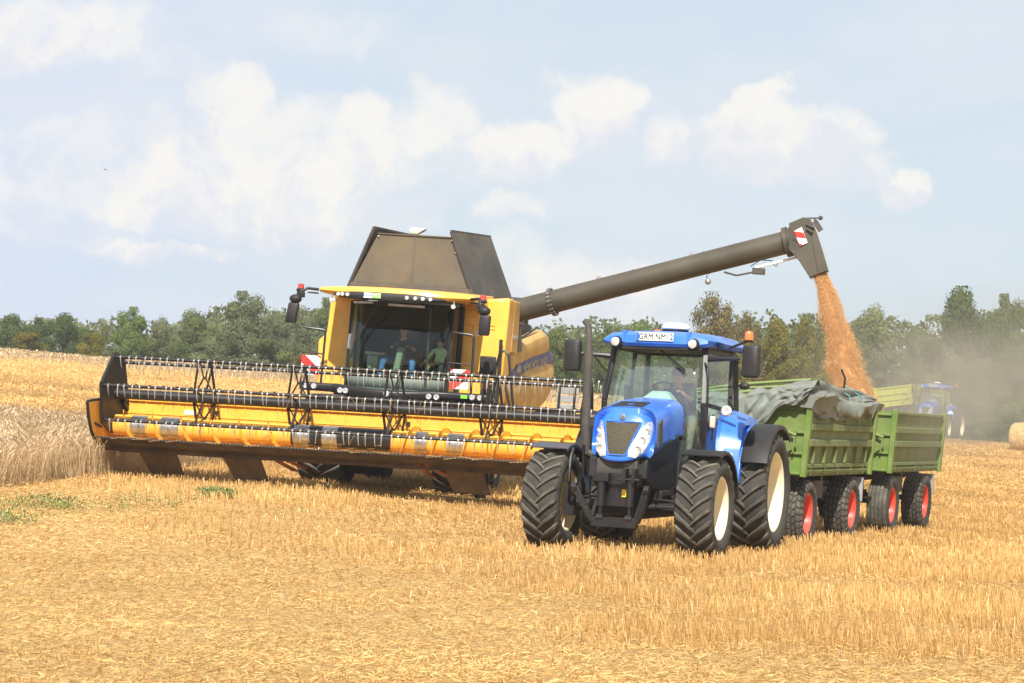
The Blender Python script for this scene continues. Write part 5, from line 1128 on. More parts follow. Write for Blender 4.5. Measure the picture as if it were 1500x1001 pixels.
# intake auger: drum with flighting; dark drum in the middle
def drum(x0, x1, m, r=.215, name='intake_auger'):
    b = MB(); b.lathe([(x0, 0), (x0, r), (x1, r), (x1, 0)], (0, -3.42, .96), 'x', 28); return b.build(name, m, Hd)
drum(hx(-.985), -1.36, M['yellow_header']); drum(.72, hx(.985), M['yellow_header']); drum(-1.36, .72, M['blackm'], .225, 'auger_centre_drum')
for x0, x1, hand_ in ((hx(-.985), -1.36, 1), (.72, hx(.985), -1)):
    b = MB(); n = int((x1 - x0) / .62 * 18); r1 = []; 
    for k in range(n + 1):
        t = k / n; x = x0 + (x1 - x0) * t; a = hand_ * 2 * PI * (x - x0) / .62; c_, s_ = math.cos(a), math.sin(a)
        r1.append([(x, -3.42 + c_ * .21, .96 + s_ * .21), (x, -3.42 + c_ * .325, .96 + s_ * .325), (x + .012, -3.42 + c_ * .325, .96 + s_ * .325), (x + .012, -3.42 + c_ * .21, .96 + s_ * .21)])
    b.loft(r1); b.build('flighting', M['yellow_header'], Hd)
for x, wdt in ((-4.62, .34), (-3.95, .40), (1.35, .26), (2.05, .34)):
    b = MB(); b.lathe([(x - wdt / 2, .0), (x - wdt / 2, .219), (x + wdt / 2, .219), (x + wdt / 2, 0)], (0, -3.42, .96), 'x', 28); b.build('worn_drum_section', M['steel'], Hd)
for k in range(5):
    b = MB(); x = -1.2 + k * .42; a = R(200 + 50 * k); b.tube([(x, -3.42, .96), (x, -3.42 + .42 * math.cos(a), .96 + .42 * math.sin(a))], .012, 6); b.build('feed_finger', M['steel'], Hd)
for q, x in enumerate((-1.15, -.55, -.15)):
    b = MB(); b.lathe([(x - .16, .0), (x - .16, .229), (x + .16, .229), (x + .16, 0)], (0, -3.42, .96), 'x', 28) if q < 2 else None
    if q < 2: b.build('polished_patch', M['steel'], Hd)
# end dividers
for s in (-1, 1):
    x = hx(s) ; b = MB()
    b.prism([(-4.82, 1.38), (-4.0, 1.45), (-2.75, 1.58), (-2.6, 1.5), (-2.65, .55), (-3.1, .45), (-4.25, .62), (-4.55, .85)], 'x', x, x + s * .05); dv = b.build('end_divider', M['orange_yellow'], Hd, .008)
    b = MB(); b.tube([(x + s * .03, -4.84, 1.40), (x + s * .03, -4.72, 1.10), (x + s * .03, -4.52, .82), (x + s * .03, -4.22, .60), (x + s * .03, -3.1, .42)], .035, 6); b.tube([(x + s * .03, -4.82, 1.41), (x + s * .03, -4.4, 1.45), (x + s * .03, -3.9, 1.47)], .03, 6); b.build('divider_edge', M['ink'], Hd)
    b = MB(); b.bar((x - s * .0, -4.45, .98), (x - s * .03, -4.1, .90), .02, .05); b.build('divider_hook', M['ink'], Hd)
    b = MB(); b.bar((x - s * .12, -2.75, 1.40), (x - s * .12, -3.55, 1.66), .10, .12); b.tube([(x - s * .12, -2.7, 1.2), (x - s * .12, -3.2, 1.45)], .05, 8); b.build('reel_arm', M['blackm'], Hd, .01)
# reel
RY, RZ, RR_ = -3.55, 1.60, .77
ANG = [10, 78, 135, 190, 258, 330]
def rp(a, r=RR_): return RY - math.sin(R(a)) * r, RZ + math.cos(R(a)) * r
b = MB(); b.tube([(hx(-.985), RY, RZ), (hx(.985), RY, RZ)], .105, 18); b.build('reel_shaft', M['blackm'], Hd)
for s in (-1, 1):
    b = MB(); x = hx(s * .982); pts = [rp(a, .84) for a in ANG]; pts = [p for i, p in enumerate(pts)]
    full = []
    for i in range(6): full += [pts[i]]
    b.prism(full, 'x', x, x + s * .02); ro = b.build('reel_end_plate', M['black'], Hd, .005)
    b = MB()
    for i in range(6): b.bar((x + s * .03, *full[i]), (x + s * .03, *full[(i + 1) % 6]), .05, .07)
    b.build('end_plate_rim', M['blackm'], Hd); b = MB()
    b.lathe([(x + s * .02, .2), (x + s * .22, .19), (x + s * .25, .12), (x + s * .25, 0)], (0, RY, RZ), 'x', 20); b.build('reel_drive', M['blackm'], Hd)
SPX = [hx(-1) + 2 * HW * k / 5 for k in range(1, 5)]
for x in SPX:
    for i, a in enumerate(ANG):
        b = MB(); y_, z_ = rp(a); t0 = Vector((0, math.cos(R(a)) * -1, -math.sin(R(a)))) ; t0 = Vector((0, -math.cos(R(a)), -math.sin(R(a))))
        tip = Vector((x, y_, z_)); c_ = Vector((x, RY, RZ)); rad = (tip - c_).normalized()
        if a not in (10, 190): b.bar(c_ + rad * .08, tip, .03, .05)
        else:
            for q in (-1, 1):
                b.bar(Vector((x + q * .13, *tip.yz)), Vector((x + q * .23, RY, RZ)) + rad * .08, .032, .045)
                b.bar(Vector((x + q * .10, *(tip - rad * .02).yz)), Vector((x + q * .02, *(c_ + rad * .42).yz)), .018, .03); b.bar(Vector((x + q * .02, *(c_ + rad * .42).yz)), Vector((x + q * .19, *(c_ + rad * .10).yz)), .018, .03)
            b.bar(tip + Vector((-.15, 0, 0)) - rad * .02, tip + Vector((.15, 0, 0)) - rad * .02, .025, .04); b.bar(c_ + rad * .42 + Vector((-.04, 0, 0)), c_ + rad * .42 + Vector((.04, 0, 0)), .04, .05)
        b.build('reel_spider_arm', M['blackm'], Hd)
def tine_bm():
    b = MB(); b.tube([(-.016, -.035, .0), (.016, -.035, 0)], .014, 8, 1); b.tube([(0, -.035, 0), (0, -.04, -.05), (.002, -.03, -.16), (0, .015, -.23)], [.011, .009, .008, .006], 5); b.tube([(0, -.02, .02), (0, .02, .03)], .015, 5); return b
first = None; rest = MB(); nind = 0
for i, a in enumerate(ANG):
    y_, z_ = rp(a); b = MB(); b.tube([(hx(-.985), y_, z_), (hx(.985), y_, z_)], .032, 10); b.tube([(hx(-.985), y_ + .10, z_ - .02), (hx(.985), y_ + .10, z_ - .02)], .018, 6)
    for k in range(34): x = hx(-.96) + k * 2 * HW * .96 / 33; b.box((x, y_ + .02, z_ + .03), (.03, .06, .04))
    b.build('reel_bat', M['blackm'], Hd)
    for k in range(60):
        x = hx(-.97) + (k + .3 + .4 * random.random() * (k % 2)) * .168; rz_ = random.gauss(0, .10); ry_ = random.gauss(0, .06)
        mm = Matrix.Translation((x, y_, z_)) @ Matrix.Rotation(ry_, 4, 'Y') @ Matrix.Rotation(rz_, 4, 'X')
        if i in (1, 3) and k < 50:
            if first is None: first = tine_bm().build('tine', M['chrome'], Hd); o = first
            else: o = first.copy(); COL.objects.link(o); o.parent = Hd
            o.matrix_local = mm; nind += 1
        else:
            t_ = tine_bm(); rest.add([mm @ Vector(v) for v in t_.v], t_.f)
ro = rest.build('tines', M['chrome'], Hd); ro['kind'] = 'stuff'
# flaps under the header
for x0, x1 in ((-4.62, -3.82), (-2.82, -2.02), (1.80, 2.62), (3.4, 4.2)):
    b = MB(); b.quad((x0, -3.42, .42), (x1, -3.42, .42), (x1 + .12, -3.25, -.02), (x0 + .22, -3.25, .0), -.015); b.tube([(x0 + .22, -3.25, .0), (x1 + .14, -3.25, -.02)], .018, 6); b.bar((x1 + .0, -3.42, .42), (x1 + .14, -3.25, -.02), .02, .02); b.build('skid_flap', M['flap'], Hd)
b = MB(); b.bar((-1.72, -3.5, .45), (-1.35, -3.1, .22), .22, .03); b.bar((-1.5, -3.55, .46), (-1.1, -3.2, .28), .05, .06); b.build('brace_plate', M['rust'], Hd)
b = MB(); b.bar((1.28, -3.9, .58), (1.55, -3.1, .25), .12, .03); b.bar((1.45, -3.9, .58), (2.0, -3.15, .22), .12, .03); b.build('brace_plate', M['rust'], Hd)
b = MB(); b.bb((-3.86, -2.945, 1.25), (-3.62, -2.93, 1.34)); b.build('label_plate', M['white'], Hd)
for x in (-3.2, -1.2, .9, 2.8):
    b = MB(); b.bb((x, -2.96, 1.27), (x + .06, -2.93, 1.36)); b.build('rubber_stop', M['black'], Hd)
# loose straws caught on the knife
b = MB()
for k in range(26): x = hx(-.9) + random.random() * 9; b.tube([(x, -4.2, .74), (x - .12 + random.random() * .1, -4.33, .70), (x - .30, -4.36, .66 + random.random() * .08)], .008, 4)
for k in range(240):
    x = hx(-.95) + random.random() * 9.5; y = -3.2 - random.random() * .95; z = .70 + (.10 if y > -3.7 else .04) + random.random() * .05; a = random.random() * 6.28; L2 = .05 + .14 * random.random()
    b.tube([(x, y, z), (x + L2 * math.cos(a), y + L2 * .6 * math.sin(a), z + random.gauss(0, .03))], .005, 3)
for k in range(60):
    a_ = R(random.choice(ANG)); x = hx(-.95) + random.random() * 9.5; y = RY - math.sin(a_) * RR_; z = RZ + math.cos(a_) * RR_; b.tube([(x, y - .03, z + .03), (x + random.gauss(0, .1), y - .05, z - .05 - .25 * random.random())], .005, 3)
o = b.build('caught_straw', M['straw'], Hd); o['kind'] = 'stuff'
# cab inside
b = MB(); b.bb((-.35, .25, 2.2), (.30, .65, 2.55)); b.bb((-.36, .05, 2.55), (.32, .65, 2.68)); b.loft([[(-.35, .62, 2.66), (.30, .62, 2.66), (.30, .74, 2.66), (-.35, .74, 2.66)], [(-.28, .66, 3.50), (.24, .66, 3.50), (.24, .74, 3.50), (-.28, .74, 3.50)]]); b.build('driver_seat', M['interior'], C_, .04)
b = MB(); b.loft([[(-.06 - .06 * k, -.40 + dy, z), (.08 - .06 * k, -.40 + dy, z), (.10 - .06 * k, -.22 + dy, z), (-.08 - .06 * k, -.22 + dy, z)] for z, k, dy in ((2.14, 1, -.1), (2.6, .6, 0), (2.95, 0, .08), (3.06, 0, .12))]); b.build('steering_column', M['greyd'], C_, .02)
b = MB(); rg_ = [Vector((0.02 + .2 * math.cos(k * PI / 12), -.18 + .17 * math.sin(k * PI / 12), 3.10 - .07 * math.sin(k * PI / 12))) for k in range(24)]; b.tube(rg_ + rg_[:1], .015, 6); b.bar(rg_[0], rg_[12], .03, .01); b.build('steering_wheel', M['ink'], C_)
b = MB(); b.bb((-.85, .0, 2.86), (-.40, .30, 2.93)); b.bb((-.80, .05, 2.55), (-.55, .6, 2.86)); b.build('control_console', M['grey'], C_, .02)
b = MB(); b.bb((.45, .05, 2.14), (1.08, .70, 2.58)); b.build('side_locker', M['greyd'], C_, .06)
b = MB(); b.bb((.45, .10, 2.58), (1.08, .66, 2.68)); b.build('passenger_seat', M['interior'], C_, .04)
J = seated((-.05, .34, 2.72), ((.14, -.16, 3.10), (-.12, -.15, 3.14)), ((.28, -.32, 2.18), (-.42, -.34, 2.22)), .06, 1.0, knee_out=.22)
person(CM, 'harvester driver in a dark t-shirt and blue jeans at the wheel', J, regions(J, 'shirt_dark', 'jeans', None), cap='shirt_dark')
J = seated((.76, .36, 2.70), ((.60, .0, 2.72), (.42, .06, 2.70)), ((.84, -.10, 2.30), (.64, -.10, 2.30)), .02, .74)
person(CM, 'child in a pale patterned shirt on the seat beside the harvester driver', J, regions(J, 'shirt_pale', 'shirt_dark', None), k=.85)

# ------------------------------------------------------------------ trailers
def make_trailer(m4, green, dusty, label, draw=True, yellow=False):
    t = empty('grain_trailer', m4); tag(t, label, 'trailer', 'trailers' if not yellow else None)
    zb, zt, hw, L = 1.22, 2.40, 1.18, 5.0
    # floor and chassis (box from y = 0 to L)
    b = MB(); b.bb((-hw, .02, zb - .02), (hw, L - .02, zb + .05)); b.build('floor', green, t)
    b = MB(); b.bb((-.5, .2, .95), (-.38, L - .2, 1.18)); b.bb((.38, .2, .95), (.5, L - .2, 1.18)); b.bb((-.95, .45, 1.0), (.95, .6, 1.18)); b.bb((-.95, 3.9, 1.0), (.95, 4.1, 1.18)); b.bb((-.95, 2.2, 1.0), (.95, 2.35, 1.18))
    for y in (.72, 4.06): b.tube([(-1.0, y, .54), (1.0, y, .54)], .06, 10); b.bar((-.44, y - .45, .72), (-.44, y + .45, .72), .08, .06); b.bar((.44, y - .45, .72), (.44, y + .45, .72), .08, .06); b.bb((-.5, y - .08, .55), (-.38, y + .08, .95)); b.bb((.38, y - .08, .55), (.5, y + .08, .95))
    b.tube([(-.55, .2, 1.0), (-.4, .72, .98), (.4, .72, .98), (.55, .2, 1.0)], .05, 8); b.bb((.6, 1.5, .72), (1.0, 2.2, 1.05)); b.build('chassis', M['greybrown'], t, .008)
    b = MB(); b.bar((-.35, .6, .85), (0, -1.35, .72), .08, .10); b.bar((.35, .6, .85), (0, -1.35, .72), .08, .10); b.tube([(0, -1.3, .72), (0, -1.95 if not yellow else -1.5, .70)], .04, 8); b.build('drawbar', M['greybrown'], t, .006)
    flare = .06
    # sides: two boards with ribs
    for s in (-1, 1):
        X = lambda z: s * (hw + flare * (z - zb) / (zt - zb) + (-.05 if z < zb + .12 else 0))
        b = MB(); rings = []
        for y in (.10, L - .10): rings.append([(X(z) - s * .05 + 0, y, z) for z in (zb + .02, 1.78, zt - .02)] + [(X(z), y, z) for z in (zt - .02, 1.78, zb + .02)])
        b.loft(rings); sd = b.build('side_board', dusty, t)
        b = MB()
        def rail(z, h_, d_=.05, par=b): par.loft([[(X(z) - .002 * s, y, z - h_ / 2), (X(z) + s * d_, y, z - h_ / 2 + .015), (X(z) + s * d_, y, z + h_ / 2 - .015), (X(z) - .002 * s, y, z + h_ / 2)] for y in (.12, L - .12)])
        for z, h_, d_ in ((zt - .03, .08, .05), (2.02, .14, .055), (1.74, .14, .06), (1.33, .09, .06)): rail(z, h_, d_)
        b.build('side_rail', dusty, sd, .005)
        b = MB(); b.tube([(X(1.24) + s * .05, .15, 1.24), (X(1.24) + s * .05, L - .15, 1.24)], .012, 6); b.loft([[(X(1.2), .12, 1.15), (X(1.2) + s * .02, .12, 1.2), (X(1.2), .12, 1.3)], [(X(1.2), L - .12, 1.15), (X(1.2) + s * .02, L - .12, 1.2), (X(1.2), L - .12, 1.3)]]); b.build('lower_rail', dusty, sd)
        for k in range(9 if not draw else 6):
            if draw and k in (0, 5): pass
            y = .5 + k * (L - 1) / (8 if not draw else 5); b = MB(); b.bar((X(1.40) + s * .02, y, 1.38), (X(1.68) + s * .02, y, 1.68), .04, .05); 
            if draw or False: b.build('rib', dusty, sd)
        for k in range(5):
            y = .5 + k * (L - 1) / 4; b = MB(); b.bar((X(1.2) + s * .04, y, 1.17), (X(1.3) + s * .05, y, 1.31), .03, .03); b.build('hinge', green, sd)
            if draw: b = MB(); b.bar((X(2.2) + s * .015, y, 2.20), (X(2.2) + s * .015, y + .12, 2.20), .02, .03); b.bar((X(2.2) + s * .03, y + .12, 2.21), (X(2.2) + s * .02, y + .14, 2.12), .02, .02); b.build('rope_hook', green, sd)
    # ends with corner posts
    for y, nm, sg in ((.0, 'front_board', -1), (L - .06, 'rear_board', 1)):
        b = MB(); b.loft([[(-hw, y, zb - .06), (hw, y, zb - .06), (hw, y + .06, zb - .06), (-hw, y + .06, zb - .06)], [(-hw - flare, y, zt), (hw + flare, y, zt), (hw + flare, y + .06, zt), (-hw - flare, y + .06, zt)]]); fb = b.build(nm, green, t)
        b = MB(); yo = y - .03 if sg < 0 else y + .09
        for z in (1.20, 1.55, 1.92, 2.33): b.bar((-hw, yo, z), (hw, yo, z), .05, .045)
        b.build('end_rail', green, fb, .006)
        for s in (-1, 1):
            b = MB(); b.bar((s * (hw + .01), yo - .0, zb - .08), (s * (hw + flare + .02), yo, zt + .04), .12, .10); b.build('corner_post', green, fb, .01)
            if sg < 0:
                b = MB(); b.bar((s * .55, yo - .05, 1.30), (s * 1.05, yo - .06, 1.70), .045, .05); b.bar((s * 1.0, yo - .07, 1.55), (s * 1.04, yo - .07, 1.95), .03, .03); b.tube([(s * .82, yo - .06, 1.94), (s * 1.05, yo - .08, 1.86)], .025, 8); b.tube([(s * .8, yo - .07, 1.8), (s * .8, yo - .07, 2.12)], .014, 6); b.build('tensioner', green, fb)
    # wheels
    for i, y in enumerate((.72, 4.06)):
        for s in (-1, 1):
            wk = empty('wheel', parent=t); wk.location = (s * .93, y, .48)
            block_tyre('tyre', .61, .46, .345, wk, (0, 0, 0), smooth_=(not draw and i == 0)); rim('rim', .345, .46, M['red'], wk, (0, 0, 0), s, .75)
    b = MB(); b.prism([(4.68, 1.08), (4.78, 1.08), (4.72, .62), (4.66, .62)], 'x', .72, 1.16); mg = b.build('mudflap', M['grey'], t); b = MB(); b.bb((.74, 4.64, .34), (1.14, 4.655, .62)); b.build('flap_end', M['rust'], mg)
    b = MB(); b.prism([(4.68, 1.08), (4.78, 1.08), (4.72, .62), (4.66, .62)], 'x', -1.16, -.72); b.build('mudflap', M['grey'], t)
    return t
O1 = (4.83 - 1.05 * .93, 38.6 + 1.05 * .37, 0.0)
TM1 = frame(O1, 22, 3.6) @ Matrix.Translation((0, .1, .02)); TM2 = frame(O1, 22, 3.6) @ Matrix.Translation((0, 7.0, .02))
tr1 = make_trailer(TM1, M['green'], M['green_dusty'], 'green farm trailer with folded tarpaulin on top, coupled right behind the tractor')
tr2 = make_trailer(TM2, M['green'], M['green_dusty'], 'open green farm trailer at the back of the train being filled with grain', draw=False)
# grain heap
def heap(m4, label, top=2.25, L=5.0):
    b = MB(); n, k = 24, 12; vs = []; 
    for i in range(n + 1):
        for j in range(k + 1):
            y = .12 + (L - .24) * i / n; x = -1.12 + 2.24 * j / k; r = ((x / 1.0) ** 2 + ((y - L * .45) / 2.2) ** 2) ** .5
            vs.append((x, y, top - .25 * r + .03 * noise.noise(Vector((x * 3, y * 3, 1)))))
    fs = [(i * (k + 1) + j, i * (k + 1) + j + 1, (i + 1) * (k + 1) + j + 1, (i + 1) * (k + 1) + j) for i in range(n) for j in range(k)]
    b.add(vs, fs); base_ = [(x, y, 1.3) for x, y in ((-1.12, .12), (1.12, .12), (1.12, L - .12), (-1.12, L - .12))]
    b.add(base_, [(0, 1, 2, 3)]); o = b.build('grain_heap', M['grain'], None); o.matrix_world = m4; tag(o, label, 'grain heap', kind='stuff'); return o
heap(TM1, 'wheat grain lying in the front green trailer', 2.15); heap(TM2, 'wheat grain piling up in the rear open green trailer', 2.38)
# poles and tarpaulin on the front trailer
b = MB()
for (a, c) in (((-1.2, -.02, 2.50), (1.0, .9, 2.86)), ((-1.2, -.0, 2.46), (.95, .6, 2.74)), ((-.9, .02, 2.44), (1.05, .4, 2.66))): b.tube([a, ((a[0] + c[0]) / 2, (a[1] + c[1]) / 2, (a[2] + c[2]) / 2 + .03), c], .025, 8)
for y in (1.2, 2.6, 4.0): b.tube([(-1.2, y, 2.42), (-.6, y, 2.6), (.6, y, 2.62), (1.2, y, 2.44)], .022, 8)
o = b.build('tarpaulin_bows', M['green'], tr1)
def tarp():
    b = MB(); nu, nv = 90, 64; rings = []
    for i in range(nu + 1):
        u = i / nu; y = -.12 + 5.3 * u; ring = []
        for j in range(nv):
            v = 2 * PI * j / nv; cx_, sz_ = math.cos(v), math.sin(v)
            # bundle: a few rolled lobes lying on the side board
            rx = .40 + .06 * math.sin(y * 2.1 + 1); rz_ = .25 * interp(u, [(0, .55), (.08, .9), (.2, 1.15), (.5, .95), (.8, .85), (1, .55)])
            fold = .085 * math.sin(v * 5 + 1.2 * math.sin(y * .8) + y * .5) + .04 * math.sin(v * 9 - y * .9) + .10 * (noise.noise(Vector((cx_ * 2, y * .8, sz_ * 2))))
            cr = .08 * abs(noise.noise(Vector((cx_ * 1.6, y * .55 + cx_, sz_ * 3.2 + 4)))) + .03 * abs(noise.noise(Vector((cx_ * 3, y * 1.3, sz_ * 5)))); fold -= cr * 1.6
            wr = .018 * noise.noise(Vector((cx_ * 4, y * 3.0, sz_ * 4))) + .018 * noise.noise(Vector((cx_ * 9, y * 9, sz_ * 9)))
            k = 1.16 + (fold + wr) * 1.7
            for gi, v0 in enumerate((.22, .75, 1.35, 2.0)):
                dv = (v - v0 - .16 * math.sin(y * (1.1 + .4 * gi) + gi * 2)) / .085; k -= .26 * math.exp(-dv * dv) * (.6 + .4 * math.sin(y * 1.9 + gi))
            zc = 2.50 + .03 * math.sin(y * 1.7)
            x = .92 + cx_ * rx * k; z = zc + sz_ * rz_ * k
            if sz_ < -.1 and cx_ > .1: z = min(z, 2.42 + .0 * y); x = max(x, 1.27); z -= .10 * cx_ * (1 + .6 * math.sin(y * 3.3) + .4 * math.sin(y * 7.1 + 1))
            elif sz_ < 0: z = max(z, 2.30)
            ring.append((x, y, z))
        rings.append(ring)
    b.loft(rings)
    o = b.build('tarpaulin', M['tarp'], None, angle=60); o.matrix_world = TM1
    # drape over the front board
    nu, nv = 110, 60; vs = []
    for i in range(nu + 1):
        for j in range(nv + 1):
            u = i / nu; v = j / nv; x = -.75 + 2.05 * u; drop = interp(u, [(0, .18), (.2, .45), (.4, .75), (.62, .50), (.8, .30), (1, .22)]) + .06 * math.sin(u * 23)
            top = 2.44 + .40 * max(0, u - .25) ** 1.0 + .04 * noise.noise(Vector((u * 4, 0, 3)))
            fd = .09 * (abs(math.sin(u * 11 + v * 3.2 + 2.4 * noise.noise(Vector((u * 3, v * 2, 0))))) - .5) + .05 * (abs(math.sin(u * 19 - v * 4.2 + 2.4 * noise.noise(Vector((u * 4, v * 2, 5))))) - .5) + .05 * noise.noise(Vector((u * 9, v * 5, 2))) - .12 * abs(noise.noise(Vector((u * 5 + v * 2, v * 1.5, 7))))
            if v < .4: t = v / .4; y = .45 * (1 - t) - .10 * t; z = top + .08 * math.sin(t * PI) + fd * .6
            else: t = (v - .4) / .6; y = -.10 - .05 * t - abs(fd) * 1.0; z = top - drop * t
            vs.append((x + .05 * math.sin(v * 5) * u, y - .03, z))
    fs = [(i * (nv + 1) + j, i * (nv + 1) + j + 1, (i + 1) * (nv + 1) + j + 1, (i + 1) * (nv + 1) + j) for i in range(nu) for j in range(nv)]
    b = MB(); b.add(vs, fs); d = b.build('drape', M['tarp'], o, angle=80); d.modifiers.new('t', 'SOLIDIFY').thickness = .008
    for y, x0 in ((2.6, .95), (3.6, 1.0)):
        b = MB(); b.tube([(1.36, y, 2.40), (1.30, y + .02, 2.62), (x0, y + .04, 2.80), (x0 - .1, y, 2.80)], .012, 6); b.build('strap', M['strap'], o)
    b = MB(); b.tube([(1.0, 3.4, 2.75), (1.02, 3.38, 2.95), (.96, 3.3, 3.12)], .02, 6); b.build('pole_end', M['ink'], o)
    tag(o, 'crumpled grey-green tarpaulin folded along the top of the front green trailer', 'tarpaulin'); return o
tarp()

# ------------------------------------------------------------------ pouring grain and dust
def grain_stream():
    top = CM @ SPOUT; bot = TM2 @ Vector((.22, 1.0, 2.30)); rg = np.random.default_rng(5)
    top = np.array(top); bot = np.array(bot)
    def centre(t):  # leaves along the spout, then falls
        s_ = 1 - (1 - t) ** 1.0; h = top[0] + (bot[0] - top[0]) * (t ** .80); d = top[1] + (bot[1] - top[1]) * t; z = top[2] + (bot[2] - top[2]) * (t ** 1.04); return np.stack([h, d, z], -1)
    b = MB(); rings = []; NS = 320
    for i in range(NS + 1):
        t = i / NS; c = centre(np.array(t)); wx = .125 + .28 * t; wy = .12 + .20 * t; ring = []
        for j in range(60):
            a = 2 * PI * j / 60; p = Vector((math.cos(a) * 1.4, t * 7.0, math.sin(a) * 1.4))
            k = .60 + .30 * noise.noise(p * 1.3 + Vector((0, 0, t * 4))) + .16 * noise.noise(p * 3.4) + .10 * noise.noise(p * 11) + .06 * noise.noise(p * 25)
            ring.append((c[0] + math.cos(a) * wx * k + .05 * math.sin(t * 16) * t, c[1] + math.sin(a) * wy * k, c[2] + .05 * noise.noise(p * 2.2)))
        rings.append(ring)
    b.loft(rings); o = b.build('pouring_grain', M['grain'], None, smooth=True, angle=80); tag(o, 'orange-brown stream of wheat grain pouring from the spout into the trailer', 'grain stream', kind='stuff')
    n = 150000; t = rg.random(n) ** .9; c = centre(t); a = rg.random(n) * 2 * PI
    lump = np.array([noise.noise(Vector((math.cos(q) * 1.5, tt * 9, math.sin(q) * 1.5))) for q, tt in zip(a, t)])
    rad = .45 + .62 * rg.random(n) ** .8 + (.34 * lump) + np.abs(rg.normal(0, .22, n)) * (rg.random(n) < .35)
    X = c[:, 0] + np.cos(a) * rad * (.125 + .28 * t) + .05 * np.sin(t * 16) * t; Y = c[:, 1] + np.sin(a) * rad * (.12 + .20 * t); Z = c[:, 2] + rg.normal(0, .03, n)
    s_ = .004 + .005 * rg.random(n); V = np.empty((n, 4, 3)); C = np.stack([X, Y, Z], -1)
    e = rg.normal(size=(n, 4, 3)); e /= np.linalg.norm(e, axis=2)[..., None]; V = C[:, None] + e * s_[:, None, None] * 1.5
    i4 = (np.arange(n) * 4)[:, None]; F3 = np.concatenate([i4 + np.array([f]) for f in ((0, 1, 2), (0, 2, 3), (0, 3, 1), (1, 3, 2))], 0)
    g = big_mesh('falling_kernels', V.reshape(-1, 3), F3, 3, None, M['grain']); tag(g, 'loose wheat kernels scattering round the pouring stream', 'grain', kind='stuff')
grain_stream()
def volume(name, mn, mx, dens, col, noisy, label, shape=None):
    b = MB(); b.bb(mn, mx); m = bpy.data.materials.new(name); m.use_nodes = True; t = NT(m.node_tree); t.n.clear()
    v = t.new('ShaderNodeVolumePrincipled'); v.inputs['Color'].default_value = (*col, 1); v.inputs['Anisotropy'].default_value = .2
    o = t.new('ShaderNodeOutputMaterial'); t.link(v.outputs[0], o.inputs['Volume'])
    if noisy:
        g = t.new('ShaderNodeNewGeometry'); n = t.new('ShaderNodeTexNoise', i_Scale=.30, i_Detail=5.0, i_Roughness=.6); t.link(g.outputs['Position'], n.inputs['Vector'])
        sx_ = t.new('ShaderNodeSeparateXYZ'); t.link(g.outputs['Position'], sx_.inputs[0]); acc = None
        for cx_, cy_, cz_, rx_, ry_, rz_, wt in shape:
            q = None
            for o_, c_, r_ in ((sx_.outputs[0], cx_, rx_), (sx_.outputs[1], cy_, ry_), (sx_.outputs[2], cz_, rz_)):
                d = t.math('DIVIDE', t.math('SUBTRACT', o_, c_), r_); d = t.math('MULTIPLY', d, d); q = d if q is None else t.math('ADD', q, d)
            e = t.math('MULTIPLY', t.math('SUBTRACT', 1.0, q, clamp=True), wt); acc = e if acc is None else t.math('MAXIMUM', acc, e)
        f = t.math('MULTIPLY', acc, t.ramp(n.outputs[0], .34, .66)); t.link(t.math('MULTIPLY', f, dens), v.inputs['Density'])
    else: v.inputs['Density'].default_value = dens
    o = b.build(name, m, None, smooth=False); tag(o, label, name.replace('_', ' '), kind='stuff'); return o
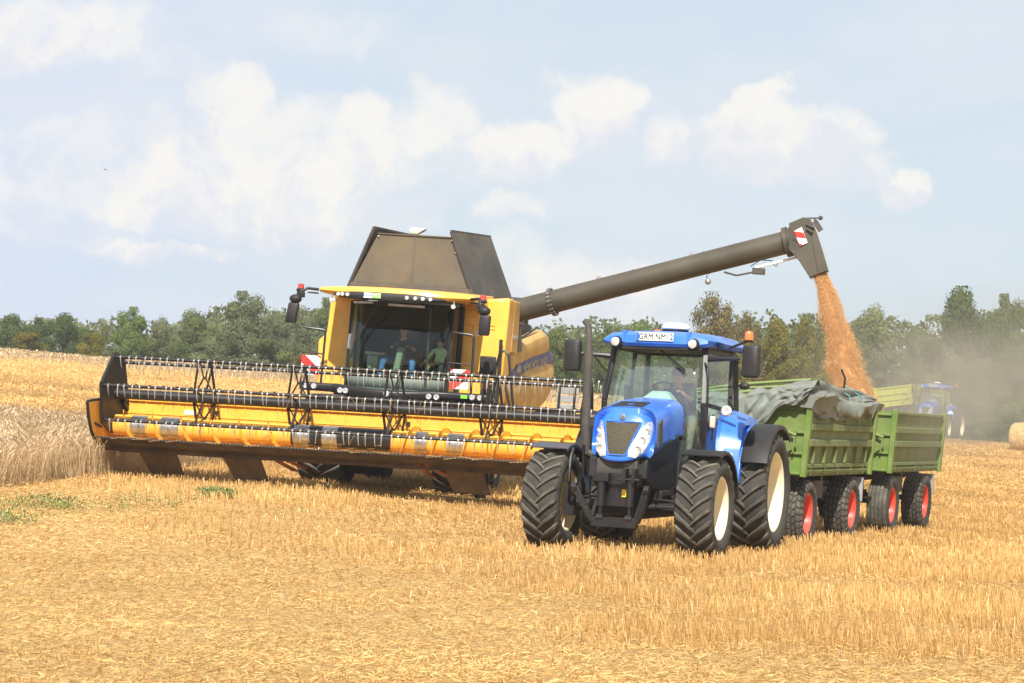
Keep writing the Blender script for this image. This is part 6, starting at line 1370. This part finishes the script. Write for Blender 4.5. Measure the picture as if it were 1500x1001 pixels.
volume('dust_cloud', (5, 44, .3), (36, 131, 9.0), .095, (.86, .74, .55), True, 'brownish dust drifting to the right from the pouring grain',
       [(8.0, 47, 3.0, 2.6, 3, 2.4, 1.5), (11, 50, 3.3, 5, 5, 2.2, 1.2), (17, 57, 2.9, 9, 10, 2.5, 1.0), (22, 92, 3.6, 8, 34, 3.4, .14), (23.5, 119, 4.2, 6.5, 11, 4.6, .9), (7.6, 47, 4.0, 1.2, 1.2, 3, .7)])

# ------------------------------------------------------------------ things far behind
FX, FY = pix(1356, 600, 136).x, 136
t2 = copy_tree(tractor); t2.matrix_world = frame((FX, FY, hz(FX, FY) + .1), 24, 4)
tag(t2, 'distant blue tractor in the dust before the trees at right', 'tractor')
FX, FY = pix(1312, 600, 138).x, 138
tr3 = make_trailer(frame((FX, FY, hz(FX, FY) + .9), 38, -5), M['wagon'], M['wagon'], 'distant yellow-green wagon left of the far tractor', draw=False, yellow=True)
def bale(px, Y, label):
    x = pix(px, 640, Y).x; b = MB(); prof = [(-.6, 0), (-.6, .5), (-.58, .64), (-.5, .68), (0, .69), (.5, .68), (.58, .64), (.6, .5), (.6, 0)]; b.lathe(prof, (0, 0, .66), 'x', 40)
    o = b.build('straw_bale', M['bale'], None); o.matrix_world = Matrix.Translation((x, Y, hz(x, Y))) @ Matrix.Rotation(R(-35), 4, 'Z') @ Matrix.Diagonal((1.15, 1.15, 1.15, 1)); tag(o, label, 'straw bale')
bale(1504, 113, 'round straw bale at the right edge of the photo')
b = MB(); b.loft([[(0, -.12, 0), (0, .1, 0), (0, .1, .03), (0, -.12, .03)], [(.28, -.08, .12), (.28, .06, .12), (.28, .06, .13), (.28, -.08, .13)], [(.62, .02, .05), (.62, .08, .05), (.62, .08, .055), (.62, .02, .055)]]); b.loft([[(0, -.12, 0), (0, .1, 0), (0, .1, .03), (0, -.12, .03)], [(-.28, -.08, .10), (-.28, .06, .10), (-.28, .06, .11), (-.28, -.08, .11)], [(-.6, .02, -.02), (-.6, .08, -.02), (-.6, .08, -.015), (-.6, .02, -.015)]]); b.sph((0, 0, .01), (.07, .28, .07))
o = b.build('bird', M['ink'], None); o.location = pix(154, 249, 300); o.rotation_euler = (0, R(25), R(40)); o.scale = (.8, .8, .8); tag(o, 'small dark bird flying high at the left of the sky', 'bird')
volume('haze', (-160, -12, -6), (160, 232, 40), .0005, (.95, .95, .93), False, 'thin pale summer haze over the whole field')
